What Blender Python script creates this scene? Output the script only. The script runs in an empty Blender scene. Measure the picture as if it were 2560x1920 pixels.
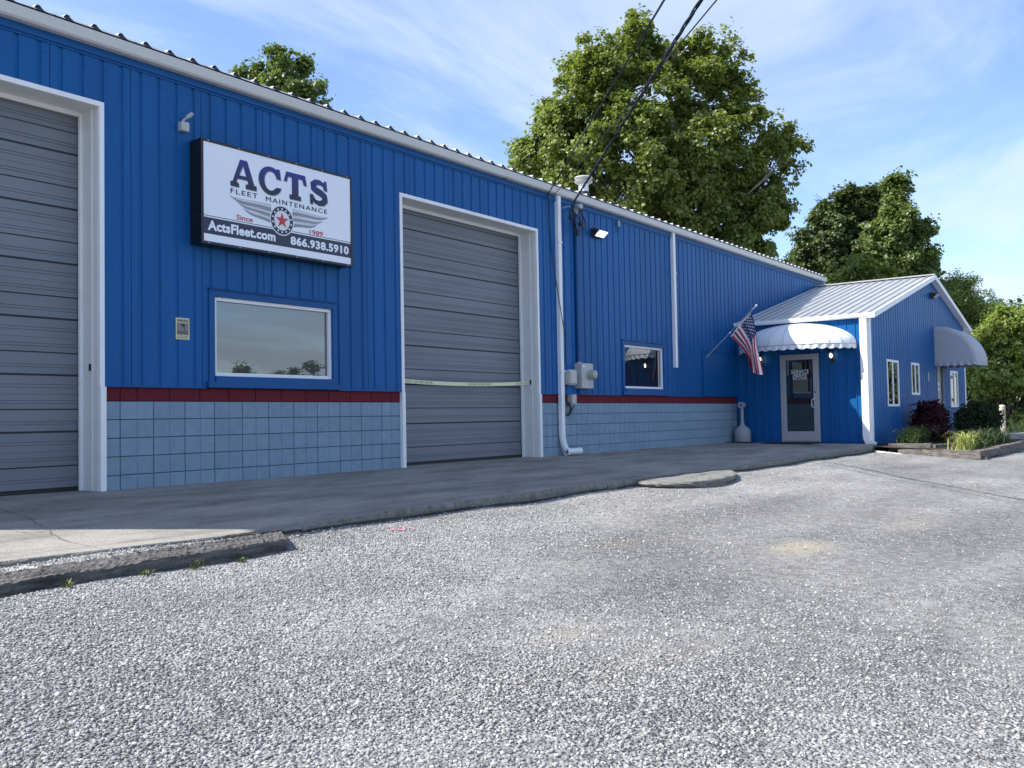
import bpy, math, random
import numpy as np
from mathutils import Vector, Matrix

random.seed(7)
RNG = np.random.default_rng(11)
scene = bpy.context.scene
C = scene.collection

# ------------------------------------------------------------------ camera
YAW, PITCH, ROLL = 0.93512, 0.036366, -0.018373
CAM = Vector((-5.507, -9.569, 0.7245))
fwd = Vector((math.sin(YAW) * math.cos(PITCH), math.cos(YAW) * math.cos(PITCH), math.sin(PITCH)))
rgt = Vector((math.cos(YAW), -math.sin(YAW), 0))
upv = rgt.cross(fwd)
r2 = rgt * math.cos(ROLL) + upv * math.sin(ROLL)
u2 = -rgt * math.sin(ROLL) + upv * math.cos(ROLL)
cam_data = bpy.data.cameras.new('camera')
cam_data.sensor_fit = 'HORIZONTAL'
cam_data.sensor_width = 36.0
cam_data.lens = 32.884
cam_data.clip_start = 0.05
cam_data.clip_end = 3000
cam = bpy.data.objects.new('camera', cam_data)
mw = Matrix((r2, u2, -fwd)).transposed().to_4x4()
mw.translation = CAM
cam.matrix_world = mw
C.objects.link(cam)
scene.camera = cam

# ------------------------------------------------------------------ light
SUN_D = Vector((1.1, -1.0, -1.5)).normalized()          # direction the light travels
SUN_EL = math.asin(-SUN_D.z)
SUN_AZ = math.atan2(-SUN_D.x, -SUN_D.y)                 # from +Y towards +X
sl = bpy.data.lights.new('sun', 'SUN')
sl.energy = 4.6
sl.angle = math.radians(0.5)
sl.color = (1.0, 0.955, 0.88)
sun = bpy.data.objects.new('sun', sl)
sun.rotation_euler = SUN_D.to_track_quat('-Z', 'Y').to_euler()
sun.location = (-12, 12, 20)
C.objects.link(sun)

world = bpy.data.worlds.new('World')
scene.world = world
world.use_nodes = True
nt = world.node_tree
nt.nodes.clear()
def nn(t, ty, **kw):
    n = t.nodes.new(ty)
    for k, v in kw.items():
        setattr(n, k, v)
    return n
out = nn(nt, 'ShaderNodeOutputWorld')
sky = nn(nt, 'ShaderNodeTexSky', sky_type='NISHITA', sun_disc=False)
sky.sun_elevation = SUN_EL
sky.sun_rotation = SUN_AZ
sky.air_density = 1.0
sky.dust_density = 0.6
sky.ozone_density = 2.2
bg1 = nn(nt, 'ShaderNodeBackground'); bg1.inputs[1].default_value = 0.134
tint = nn(nt, 'ShaderNodeMix', data_type='RGBA', blend_type='MULTIPLY'); tint.inputs[0].default_value = 1.0
tint.inputs[7].default_value = (0.91, 0.94, 1.07, 1)
bg2 = nn(nt, 'ShaderNodeBackground'); bg2.inputs[0].default_value = (0.74, 0.84, 1.0, 1); bg2.inputs[1].default_value = 0.66
mixs = nn(nt, 'ShaderNodeMixShader')
tc = nn(nt, 'ShaderNodeTexCoord')
sep = nn(nt, 'ShaderNodeSeparateXYZ')
addz = nn(nt, 'ShaderNodeMath', operation='ADD'); addz.inputs[1].default_value = 0.16
mxz = nn(nt, 'ShaderNodeMath', operation='MAXIMUM'); mxz.inputs[1].default_value = 0.06
dx = nn(nt, 'ShaderNodeMath', operation='DIVIDE'); dy = nn(nt, 'ShaderNodeMath', operation='DIVIDE')
cmb = nn(nt, 'ShaderNodeCombineXYZ')
L = nt.links.new
L(tc.outputs['Generated'], sep.inputs[0])
L(sep.outputs[2], addz.inputs[0]); L(addz.outputs[0], mxz.inputs[0])
L(sep.outputs[0], dx.inputs[0]); L(mxz.outputs[0], dx.inputs[1])
L(sep.outputs[1], dy.inputs[0]); L(mxz.outputs[0], dy.inputs[1])
L(dx.outputs[0], cmb.inputs[0]); L(dy.outputs[0], cmb.inputs[1])
mp = nn(nt, 'ShaderNodeMapping'); mp.inputs['Rotation'].default_value = (0, 0, 0.5); mp.inputs['Scale'].default_value = (0.6, 1.0, 1); mp.inputs['Location'].default_value = (7.3, 2.2, 0)
L(cmb.outputs[0], mp.inputs[0])
n1 = nn(nt, 'ShaderNodeTexNoise'); n1.inputs['Scale'].default_value = 1.5; n1.inputs['Detail'].default_value = 9; n1.inputs['Roughness'].default_value = 0.60; n1.inputs['Distortion'].default_value = 0.6
n2 = nn(nt, 'ShaderNodeTexNoise'); n2.inputs['Scale'].default_value = 0.55; n2.inputs['Detail'].default_value = 3
L(mp.outputs[0], n1.inputs[0]); L(mp.outputs[0], n2.inputs[0])
ad = nn(nt, 'ShaderNodeMath', operation='MULTIPLY_ADD'); ad.inputs[1].default_value = 0.55
L(n2.outputs[0], ad.inputs[0]); L(n1.outputs[0], ad.inputs[2])
rmp = nn(nt, 'ShaderNodeMapRange', interpolation_type='SMOOTHSTEP')
rmp.inputs[1].default_value = 0.64; rmp.inputs[2].default_value = 0.98; rmp.inputs[3].default_value = 0.0; rmp.inputs[4].default_value = 0.76
L(ad.outputs[0], rmp.inputs[0])
L(sky.outputs[0], tint.inputs[6]); L(tint.outputs[2], bg1.inputs[0])
L(rmp.outputs[0], mixs.inputs[0]); L(bg1.outputs[0], mixs.inputs[1]); L(bg2.outputs[0], mixs.inputs[2])
L(mixs.outputs[0], out.inputs[0])

vs = scene.view_settings
vs.view_transform = 'Standard'
vs.look = 'None'
vs.exposure = 0.86
vs.gamma = 1.0
vs.use_curve_mapping = False
scene.cycles.max_bounces = 8

# ------------------------------------------------------------------ helpers
class MB:
    """collects polygons, builds one mesh object"""
    def __init__(self):
        self.v, self.f, self.m = [], [], []
    def face(self, pts, mi=0):
        b = len(self.v)
        self.v += [tuple(p) for p in pts]
        self.f.append(tuple(range(b, b + len(pts)))); self.m.append(mi)
    def mesh(self, vs, fs, mi=0):
        b = len(self.v)
        self.v += [tuple(p) for p in vs]
        for q in fs:
            self.f.append(tuple(b + i for i in q)); self.m.append(mi)
    def box(self, x0, x1, y0, y1, z0, z1, mi=0):
        vs = [(x, y, z) for x in (x0, x1) for y in (y0, y1) for z in (z0, z1)]
        self.mesh(vs, [(0, 1, 3, 2), (4, 6, 7, 5), (0, 4, 5, 1), (2, 3, 7, 6), (0, 2, 6, 4), (1, 5, 7, 3)], mi)
    def bbox(self, x0, x1, y0, y1, z0, z1, b, mi=0):
        """box with chamfered edges on all sides"""
        def ring(z, i):
            return [(x0 + i, y0 + i, z), (x1 - i, y0 + i, z), (x1 - i, y1 - i, z), (x0 + i, y1 - i, z)]
        rs = [ring(z0, b), ring(z0 + b, 0), ring(z1 - b, 0), ring(z1, b)]
        vs = [p for r in rs for p in r]
        fs = [(3, 2, 1, 0), (12, 13, 14, 15)]
        for k in range(3):
            for i in range(4):
                j = (i + 1) % 4
                fs.append((k * 4 + i, k * 4 + j, k * 4 + 4 + j, k * 4 + 4 + i))
        self.mesh(vs, fs, mi)
    def prism(self, poly, fn, t0, t1, mi=0, caps=True):
        """poly: 2D outline; fn(a,b,t)->xyz"""
        n = len(poly)
        vs = [fn(a, b, t0) for a, b in poly] + [fn(a, b, t1) for a, b in poly]
        fs = [(i, (i + 1) % n, n + (i + 1) % n, n + i) for i in range(n)]
        if caps:
            fs += [tuple(range(n - 1, -1, -1)), tuple(range(n, 2 * n))]
        self.mesh(vs, fs, mi)
    def tube(self, pts, r, n=8, mi=0, caps=True):
        pts = [Vector(p) for p in pts]
        rs = r if isinstance(r, (list, tuple)) else [r] * len(pts)
        vs, fs = [], []
        pu = None
        for i, p in enumerate(pts):
            d = (pts[min(i + 1, len(pts) - 1)] - pts[max(i - 1, 0)]).normalized()
            if pu is None:
                a = Vector((0, 0, 1)) if abs(d.z) < 0.9 else Vector((1, 0, 0))
                pu = d.cross(a).normalized()
            pu = (pu - d * pu.dot(d)).normalized()
            pv = d.cross(pu)
            for k in range(n):
                t = 2 * math.pi * k / n
                vs.append(p + (pu * math.cos(t) + pv * math.sin(t)) * rs[i])
        for i in range(len(pts) - 1):
            for k in range(n):
                k2 = (k + 1) % n
                fs.append((i * n + k, i * n + k2, (i + 1) * n + k2, (i + 1) * n + k))
        if caps:
            fs.append(tuple(range(n - 1, -1, -1)))
            fs.append(tuple((len(pts) - 1) * n + k for k in range(n)))
        self.mesh(vs, fs, mi)
    def lathe(self, prof, cx, cy, n=20, mi=0, axis='z', flip=False):
        """prof: (r, h) list ; axis z up or along a direction"""
        vs, fs = [], []
        for r, h in prof:
            for k in range(n):
                t = 2 * math.pi * k / n
                vs.append((cx + r * math.cos(t), cy + r * math.sin(t), h))
        for i in range(len(prof) - 1):
            for k in range(n):
                k2 = (k + 1) % n
                fs.append((i * n + k, i * n + k2, (i + 1) * n + k2, (i + 1) * n + k))
        fs.append(tuple(range(n - 1, -1, -1))); fs.append(tuple((len(prof) - 1) * n + k for k in range(n)))
        self.mesh(vs, fs, mi)
    def strip_sheet(self, grid, mi=0, mfun=None):
        """grid[i][j] of points"""
        ni, nj = len(grid), len(grid[0])
        b = len(self.v)
        for row in grid:
            self.v += [tuple(p) for p in row]
        for i in range(ni - 1):
            for j in range(nj - 1):
                self.f.append((b + i * nj + j, b + (i + 1) * nj + j, b + (i + 1) * nj + j + 1, b + i * nj + j + 1))
                self.m.append(mfun(i, j) if mfun else mi)
    def xform(self, fn):
        self.v = [tuple(fn(*p)) for p in self.v]
        return self
    def data(self, name, mats, smooth=None):
        me = bpy.data.meshes.new(name)
        me.from_pydata(self.v, [], self.f)
        for m in (mats if isinstance(mats, (list, tuple)) else [mats]):
            me.materials.append(m)
        me.polygons.foreach_set('material_index', self.m)
        if smooth is not None:
            me.shade_smooth()
            me.set_sharp_from_angle(angle=math.radians(smooth))
        me.update()
        return me
    def build(self, name, mats, parent=None, smooth=None):
        return link(name, self.data(name, mats, smooth), parent)

def link(name, me, parent=None, loc=None):
    o = bpy.data.objects.new(name, me)
    C.objects.link(o)
    if loc is not None:
        o.location = loc
    setpar(o, parent)
    return o

def setpar(o, parent):
    if parent is None:
        return
    o.parent = parent
    root = parent
    if root.get('_l') is not None:
        o.matrix_parent_inverse = Matrix.Translation(-Vector(root['_l']))

def thing(name, label, cat, loc=(0, 0, 0), group=None):
    o = bpy.data.objects.new(name, None)
    o.empty_display_size = 0.2
    C.objects.link(o)
    o.location = loc
    o['_l'] = list(loc)
    o['label'] = label; o['category'] = cat
    if group: o['group'] = group
    return o

def tag(o, label, cat, group=None, kind=None):
    o['label'] = label
    if cat: o['category'] = cat
    if group: o['group'] = group
    if kind: o['kind'] = kind
    return o

def copy_tree(o, delta, label=None, parent=None):
    c = o.copy()
    C.objects.link(c)
    if parent is None:
        c.location = Vector(o.location) + Vector(delta)
        if label: c['label'] = label
    else:
        c.parent = parent
    for ch in list(o.children):
        copy_tree(ch, delta, None, c)
    return c

def fast_mesh(name, verts, faces_flat, nper, mats, attr=None, matidx=None, smooth=False):
    """numpy mesh; all faces with nper corners"""
    me = bpy.data.meshes.new(name)
    nv = len(verts); nl = len(faces_flat); nf = nl // nper
    me.vertices.add(nv); me.vertices.foreach_set('co', np.asarray(verts, np.float32).ravel())
    me.loops.add(nl); me.loops.foreach_set('vertex_index', np.asarray(faces_flat, np.int32))
    me.polygons.add(nf)
    me.polygons.foreach_set('loop_start', np.arange(0, nl, nper, dtype=np.int32))
    me.polygons.foreach_set('loop_total', np.full(nf, nper, np.int32))
    for m in mats: me.materials.append(m)
    if matidx is not None: me.polygons.foreach_set('material_index', np.asarray(matidx, np.int32))
    me.update(calc_edges=True)
    if attr is not None:
        a = me.attributes.new('tint', 'FLOAT', 'POINT')
        a.data.foreach_set('value', np.asarray(attr, np.float32))
    if smooth: me.shade_smooth()
    me.validate()
    return me

# ------------------------------------------------------------------ materials
def mat(name, col, rough=0.6, metal=0.0, var=0.0, scale=3.0, grime=0.0, grime_col=(0.05, 0.045, 0.04), gscale=1.2, bump=0.0, bscale=60.0, objvar=0.0, spec=0.5, stretch=(1, 1, 1)):
    m = bpy.data.materials.new(name)
    m.use_nodes = True
    t = m.node_tree
    b = t.nodes['Principled BSDF']
    b.inputs['Roughness'].default_value = rough
    b.inputs['Metallic'].default_value = metal
    b.inputs['Specular IOR Level'].default_value = spec
    b.inputs['Base Color'].default_value = (*col, 1)
    lk = t.links.new
    geo = nn(t, 'ShaderNodeNewGeometry')
    mpn = nn(t, 'ShaderNodeMapping'); mpn.inputs['Scale'].default_value = stretch
    lk(geo.outputs['Position'], mpn.inputs[0])
    src = None
    if var or objvar:
        no = nn(t, 'ShaderNodeTexNoise'); no.inputs['Scale'].default_value = scale; no.inputs['Detail'].default_value = 6
        lk(mpn.outputs[0], no.inputs[0])
        mr = nn(t, 'ShaderNodeMapRange'); mr.inputs[1].default_value = 0.3; mr.inputs[2].default_value = 0.7
        mr.inputs[3].default_value = 1 - var; mr.inputs[4].default_value = 1 + var
        lk(no.outputs[0], mr.inputs[0])
        val = mr.outputs[0]
        if objvar:
            oi = nn(t, 'ShaderNodeObjectInfo')
            mo = nn(t, 'ShaderNodeMapRange'); mo.inputs[3].default_value = 1 - objvar; mo.inputs[4].default_value = 1 + objvar
            lk(oi.outputs['Random'], mo.inputs[0])
            mm = nn(t, 'ShaderNodeMath', operation='MULTIPLY')
            lk(val, mm.inputs[0]); lk(mo.outputs[0], mm.inputs[1]); val = mm.outputs[0]
        mx = nn(t, 'ShaderNodeVectorMath', operation='SCALE')
        mx.inputs[0].default_value = col
        lk(val, mx.inputs['Scale'])
        src = mx.outputs[0]
        lk(src, b.inputs['Base Color'])
    if grime:
        g = nn(t, 'ShaderNodeTexNoise'); g.inputs['Scale'].default_value = gscale; g.inputs['Detail'].default_value = 9; g.inputs['Roughness'].default_value = 0.7
        lk(mpn.outputs[0], g.inputs[0])
        gr = nn(t, 'ShaderNodeMapRange', interpolation_type='SMOOTHSTEP'); gr.inputs[1].default_value = 0.5; gr.inputs[2].default_value = 0.78; gr.inputs[4].default_value = grime
        lk(g.outputs[0], gr.inputs[0])
        mg = nn(t, 'ShaderNodeMix', data_type='RGBA')
        mg.inputs[6].default_value = (*col, 1); mg.inputs[7].default_value = (*grime_col, 1)
        if src: lk(src, mg.inputs[6])
        lk(gr.outputs[0], mg.inputs[0]); lk(mg.outputs[2], b.inputs['Base Color'])
    if bump:
        bn = nn(t, 'ShaderNodeTexNoise'); bn.inputs['Scale'].default_value = bscale; bn.inputs['Detail'].default_value = 5
        lk(mpn.outputs[0], bn.inputs[0])
        bp = nn(t, 'ShaderNodeBump'); bp.inputs['Strength'].default_value = bump; bp.inputs['Distance'].default_value = 0.02
        lk(bn.outputs[0], bp.inputs['Height']); lk(bp.outputs[0], b.inputs['Normal'])
    return m

def glass_mat(name, base, ior=2.4, rough=0.004):
    m = bpy.data.materials.new(name); m.use_nodes = True
    t = m.node_tree; t.nodes.clear()
    o = nn(t, 'ShaderNodeOutputMaterial')
    d = nn(t, 'ShaderNodeBsdfDiffuse'); d.inputs[0].default_value = (*base, 1)
    g = nn(t, 'ShaderNodeBsdfGlossy'); g.inputs[0].default_value = (0.93, 0.95, 0.95, 1); g.inputs['Roughness'].default_value = rough
    f = nn(t, 'ShaderNodeFresnel'); f.inputs[0].default_value = ior
    mx = nn(t, 'ShaderNodeMixShader')
    no = nn(t, 'ShaderNodeTexNoise'); no.inputs['Scale'].default_value = 1.3
    bp = nn(t, 'ShaderNodeBump'); bp.inputs['Strength'].default_value = 0.03; bp.inputs['Distance'].default_value = 0.02
    geo = nn(t, 'ShaderNodeNewGeometry')
    t.links.new(geo.outputs['Position'], no.inputs[0]); t.links.new(no.outputs[0], bp.inputs['Height']); t.links.new(bp.outputs[0], g.inputs['Normal'])
    t.links.new(f.outputs[0], mx.inputs[0]); t.links.new(d.outputs[0], mx.inputs[1]); t.links.new(g.outputs[0], mx.inputs[2])
    t.links.new(mx.outputs[0], o.inputs[0])
    return m

def emit_mat(name, col, s):
    m = bpy.data.materials.new(name); m.use_nodes = True
    b = m.node_tree.nodes['Principled BSDF']
    b.inputs['Base Color'].default_value = (0.8, 0.8, 0.8, 1)
    b.inputs['Emission Color'].default_value = (*col, 1); b.inputs['Emission Strength'].default_value = s
    return m

def leaf_mat(name, c0, c1, transl=0.35, rough=0.42, spec=0.42):
    m = bpy.data.materials.new(name); m.use_nodes = True
    t = m.node_tree
    b = t.nodes['Principled BSDF']; b.inputs['Roughness'].default_value = rough; b.inputs['Specular IOR Level'].default_value = spec
    at = nn(t, 'ShaderNodeAttribute', attribute_name='tint')
    mx = nn(t, 'ShaderNodeMix', data_type='RGBA'); mx.inputs[6].default_value = (*c0, 1); mx.inputs[7].default_value = (*c1, 1)
    t.links.new(at.outputs['Fac'], mx.inputs[0])
    t.links.new(mx.outputs[2], b.inputs['Base Color'])
    tr = nn(t, 'ShaderNodeBsdfTranslucent')
    g = nn(t, 'ShaderNodeMix', data_type='RGBA', blend_type='MULTIPLY'); g.inputs[0].default_value = 1; g.inputs[7].default_value = (1.15, 1.25, 0.5, 1)
    t.links.new(mx.outputs[2], g.inputs[6]); t.links.new(g.outputs[2], tr.inputs[0])
    ms = nn(t, 'ShaderNodeMixShader'); ms.inputs[0].default_value = transl
    t.links.new(b.outputs[0], ms.inputs[1]); t.links.new(tr.outputs[0], ms.inputs[2])
    t.links.new(ms.outputs[0], t.nodes['Material Output'].inputs[0])
    return m

M = {}
M['blue'] = mat('blue_painted_metal', (0.0040, 0.097, 0.300), 0.45, spec=0.22, var=0.10, scale=0.9, objvar=0.07, bump=0.10, bscale=1.6, grime=0.30, grime_col=(0.010, 0.075, 0.20), gscale=2.2, stretch=(2.2, 2.2, 0.35))
M['blue_trim'] = mat('blue_trim_paint', (0.0036, 0.085, 0.27), 0.45, spec=0.25, var=0.05)
M['block'] = mat('painted_block', (0.238, 0.330, 0.415), 0.8, spec=0.2, var=0.07, scale=9, bump=0.5, bscale=70, objvar=0.05, grime=0.30, grime_col=(0.15, 0.20, 0.25), gscale=2.2)
M['block_red'] = mat('painted_red_block', (0.145, 0.018, 0.030), 0.75, spec=0.2, var=0.06, scale=14, bump=0.35, bscale=90, objvar=0.06)
M['mortar'] = mat('painted_mortar', (0.05, 0.085, 0.115), 0.85, var=0.1, scale=20)
M['mortar_red'] = mat('painted_red_mortar', (0.06, 0.01, 0.016), 0.85)
M['white'] = mat('white_trim_paint', (0.86, 0.86, 0.86), 0.45, var=0.04, scale=4, grime=0.12, grime_col=(0.45, 0.43, 0.38), gscale=3)
M['cream'] = mat('offwhite_return_paint', (0.74, 0.75, 0.73), 0.5, var=0.05, scale=4, grime=0.22, grime_col=(0.4, 0.36, 0.3), gscale=4)
M['vinyl'] = mat('white_vinyl', (0.85, 0.86, 0.88), 0.35)
M['gutter'] = mat('white_gutter', (0.62, 0.62, 0.60), 0.4, var=0.03, scale=6, grime=0.15, grime_col=(0.35, 0.34, 0.31), gscale=3)
M['door'] = mat('grey_door_steel', (0.170, 0.190, 0.222), 0.48, var=0.09, scale=1.6, objvar=0.05, bump=0.06, bscale=3, grime=0.30, grime_col=(0.13, 0.125, 0.12), gscale=2.2, stretch=(0.5, 1, 2.5))
M['door_joint'] = mat('door_joint_painted_shade', (0.05, 0.055, 0.065), 0.8)  # dark section seams, with the groove shade painted into the colour
M['dark'] = mat('dark_cavity', (0.012, 0.012, 0.014), 0.9)
M['black'] = mat('black_rubber', (0.015, 0.015, 0.016), 0.55)
M['roof'] = mat('galvalume_roof', (0.42, 0.42, 0.415), 0.38, metal=0.25, var=0.07, scale=1.6, grime=0.45, grime_col=(0.27, 0.25, 0.23), gscale=2.2, stretch=(0.5, 2.2, 1))
M['concrete'] = None
M['curb'] = mat('curb_concrete', (0.20, 0.195, 0.175), 0.92, var=0.35, scale=16, bump=0.8, bscale=45, grime=0.85, grime_col=(0.04, 0.04, 0.033), gscale=8)
M['pad'] = mat('pad_concrete', (0.205, 0.20, 0.18), 0.92, var=0.3, scale=12, bump=0.7, bscale=70, grime=0.35, grime_col=(0.12, 0.12, 0.1), gscale=6)
M['aluminium'] = mat('door_aluminium', (0.42, 0.43, 0.44), 0.42, metal=0.15, var=0.03)
M['steel_grey'] = mat('meter_grey', (0.46, 0.47, 0.46), 0.5, var=0.05, scale=8)
M['plastic_beige'] = mat('beige_plastic', (0.52, 0.51, 0.48), 0.5, var=0.05, scale=10)
M['meter_glass'] = mat('meter_cover', (0.36, 0.38, 0.33), 0.15)
M['pvc'] = mat('white_pvc', (0.78, 0.79, 0.80), 0.4, var=0.05, scale=8, grime=0.2, grime_col=(0.4, 0.38, 0.33), gscale=8)
M['awning'] = mat('white_awning_fabric', (0.74, 0.77, 0.80), 0.6, var=0.04, scale=5, bump=0.1, bscale=14)
M['awning_grey'] = mat('grey_awning_fabric', (0.40, 0.42, 0.46), 0.65, var=0.04, scale=5, bump=0.1, bscale=14)
M['flag_red'] = mat('flag_red', (0.42, 0.025, 0.05), 0.75)
M['flag_white'] = mat('flag_white', (0.74, 0.72, 0.72), 0.75)
M['flag_blue'] = mat('flag_blue', (0.028, 0.025, 0.13), 0.75)
M['pole'] = mat('brushed_pole', (0.62, 0.63, 0.64), 0.3, metal=0.6)
M['sign_white'] = mat('sign_face_white', (0.86, 0.89, 0.95), 0.25)
M['sign_navy'] = mat('sign_navy', (0.012, 0.016, 0.05), 0.3)
M['sign_red'] = mat('sign_red', (0.55, 0.025, 0.03), 0.3)
M['sign_case'] = mat('sign_cabinet_black', (0.008, 0.009, 0.012), 0.35, grime=0.3, grime_col=(0.06, 0.06, 0.06), gscale=7)
M['sign_g0'] = mat('emblem_silver', (0.34, 0.35, 0.38), 0.3)
M['sign_g1'] = mat('emblem_light', (0.74, 0.75, 0.78), 0.3)
M['sign_g2'] = mat('emblem_dark', (0.055, 0.055, 0.065), 0.3)
M['notice'] = mat('faded_yellow_notice', (0.62, 0.58, 0.36), 0.5, var=0.05, scale=30)
M['notice_grey'] = mat('notice_print_grey', (0.23, 0.21, 0.20), 0.5)
M['notice_ink'] = mat('notice_ink', (0.03, 0.03, 0.03), 0.5)
M['notice_faded'] = mat('notice_faded_ink', (0.34, 0.32, 0.2), 0.5)
M['tape'] = mat('caution_tape_yellow', (0.74, 0.74, 0.48), 0.4)
M['tape_ink'] = mat('caution_tape_ink', (0.30, 0.30, 0.17), 0.4)
M['glass'] = glass_mat('window_glass', (0.055, 0.062, 0.066), 2.3)
M['glass_dark'] = glass_mat('dark_window_glass', (0.012, 0.014, 0.016), 2.3)
M['door_glass'] = glass_mat('door_glass', (0.012, 0.018, 0.022), 2.0)
M['lamp'] = emit_mat('lit_lamp_lens', (1.0, 1.0, 1.0), 1.1)
M['bulb'] = emit_mat('lit_lantern_bulb', (1.0, 0.95, 0.85), 5.0)
M['lens_off'] = mat('unlit_lens', (0.55, 0.55, 0.52), 0.2)
M['bronze'] = mat('bronze_housing', (0.028, 0.026, 0.025), 0.5)
M['wood'] = mat('weathered_timber', (0.098, 0.093, 0.087), 0.95, var=0.7, scale=5, bump=1.0, bscale=9, grime=0.95, grime_col=(0.022, 0.02, 0.018), gscale=3.2, stretch=(0.7, 6, 6))
M['wood2'] = mat('grey_landscape_timber', (0.150, 0.135, 0.122), 0.95, var=0.6, scale=5, bump=0.8, bscale=25, grime=0.75, grime_col=(0.045, 0.038, 0.034), gscale=3, stretch=(1.3, 1.3, 7))
M['plank'] = mat('bleached_board', (0.50, 0.48, 0.44), 0.9, var=0.25, scale=9, bump=0.5, bscale=40)
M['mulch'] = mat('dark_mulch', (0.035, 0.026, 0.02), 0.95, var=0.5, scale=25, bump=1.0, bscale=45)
M['bark'] = mat('pale_bark', (0.27, 0.25, 0.21), 0.9, var=0.35, scale=5, bump=0.6, bscale=12)
M['bark_dark'] = mat('dark_bark', (0.07, 0.058, 0.045), 0.9, var=0.3, scale=8, bump=0.6, bscale=20)
M['leaf_syc'] = leaf_mat('sycamore_leaf', (0.085, 0.125, 0.024), (0.27, 0.31, 0.085), 0.42)
M['leaf_dark'] = leaf_mat('dark_leaf', (0.036, 0.062, 0.018), (0.130, 0.165, 0.055), 0.32)
M['leaf_mid'] = leaf_mat('mid_leaf', (0.060, 0.105, 0.024), (0.20, 0.25, 0.075), 0.40)
M['leaf_pale'] = leaf_mat('pale_leaf', (0.19, 0.25, 0.08), (0.36, 0.42, 0.18), 0.5, 0.5, 0.3)
M['leaf_bright'] = leaf_mat('bright_leaf', (0.075, 0.135, 0.026), (0.28, 0.32, 0.09), 0.42)
M['leaf_lush'] = leaf_mat('lush_leaf', (0.14, 0.21, 0.04), (0.37, 0.41, 0.13), 0.48, 0.5, 0.35)
M['leaf_red'] = leaf_mat('burgundy_leaf', (0.016, 0.004, 0.008), (0.060, 0.008, 0.014), 0.2, 0.6, 0.2)
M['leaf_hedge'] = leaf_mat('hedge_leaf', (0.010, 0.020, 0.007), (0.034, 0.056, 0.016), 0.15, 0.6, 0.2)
M['grass_green'] = leaf_mat('grass_blade', (0.05, 0.085, 0.025), (0.13, 0.17, 0.075), 0.25, 0.5, 0.3)
M['grass_yellow'] = leaf_mat('variegated_blade', (0.26, 0.31, 0.07), (0.58, 0.58, 0.24), 0.25, 0.5, 0.3)
M['bollard'] = mat('cream_bollard', (0.60, 0.55, 0.42), 0.5, var=0.06, scale=6)
M['ash'] = mat('grey_receptacle', (0.33, 0.345, 0.37), 0.55, var=0.06, scale=6, grime=0.25, grime_col=(0.12, 0.12, 0.12), gscale=6)
M['mat'] = mat('door_mat_black', (0.012, 0.012, 0.013), 0.95, bump=0.6, bscale=200)
M['crack'] = mat('crack_filler', (0.035, 0.035, 0.035), 0.95)
M['cable'] = mat('black_cable', (0.012, 0.012, 0.013), 0.5)
M['conduit'] = mat('painted_conduit', (0.005, 0.068, 0.21), 0.45, spec=0.25)
M['pole_wood'] = mat('pole_wood', (0.16, 0.12, 0.08), 0.9, var=0.2)
M['chimney_white'] = mat('vent_white', (0.72, 0.72, 0.74), 0.35, metal=0.2)
M['vent_grey'] = mat('vent_grey', (0.46, 0.46, 0.43), 0.5, var=0.06, scale=10)
M['pink'] = mat('pink_marking_paint', (0.75, 0.22, 0.33), 0.9)

# letters with a printed blue-to-navy gradient (flat print on the sign face)
def gradient_print():
    m = bpy.data.materials.new('printed_letter_gradient'); m.use_nodes = True
    t = m.node_tree; b = t.nodes['Principled BSDF']; b.inputs['Roughness'].default_value = 0.3
    g = nn(t, 'ShaderNodeNewGeometry'); s = nn(t, 'ShaderNodeSeparateXYZ'); r = nn(t, 'ShaderNodeMapRange')
    r.inputs[1].default_value = 3.60; r.inputs[2].default_value = 3.93
    mx = nn(t, 'ShaderNodeMix', data_type='RGBA'); mx.inputs[6].default_value = (0.006, 0.008, 0.026, 1); mx.inputs[7].default_value = (0.010, 0.016, 0.22, 1)
    t.links.new(g.outputs['Position'], s.inputs[0]); t.links.new(s.outputs[2], r.inputs[0]); t.links.new(r.outputs[0], mx.inputs[0]); t.links.new(mx.outputs[2], b.inputs['Base Color'])
    return m
M['sign_grad'] = gradient_print()

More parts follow.
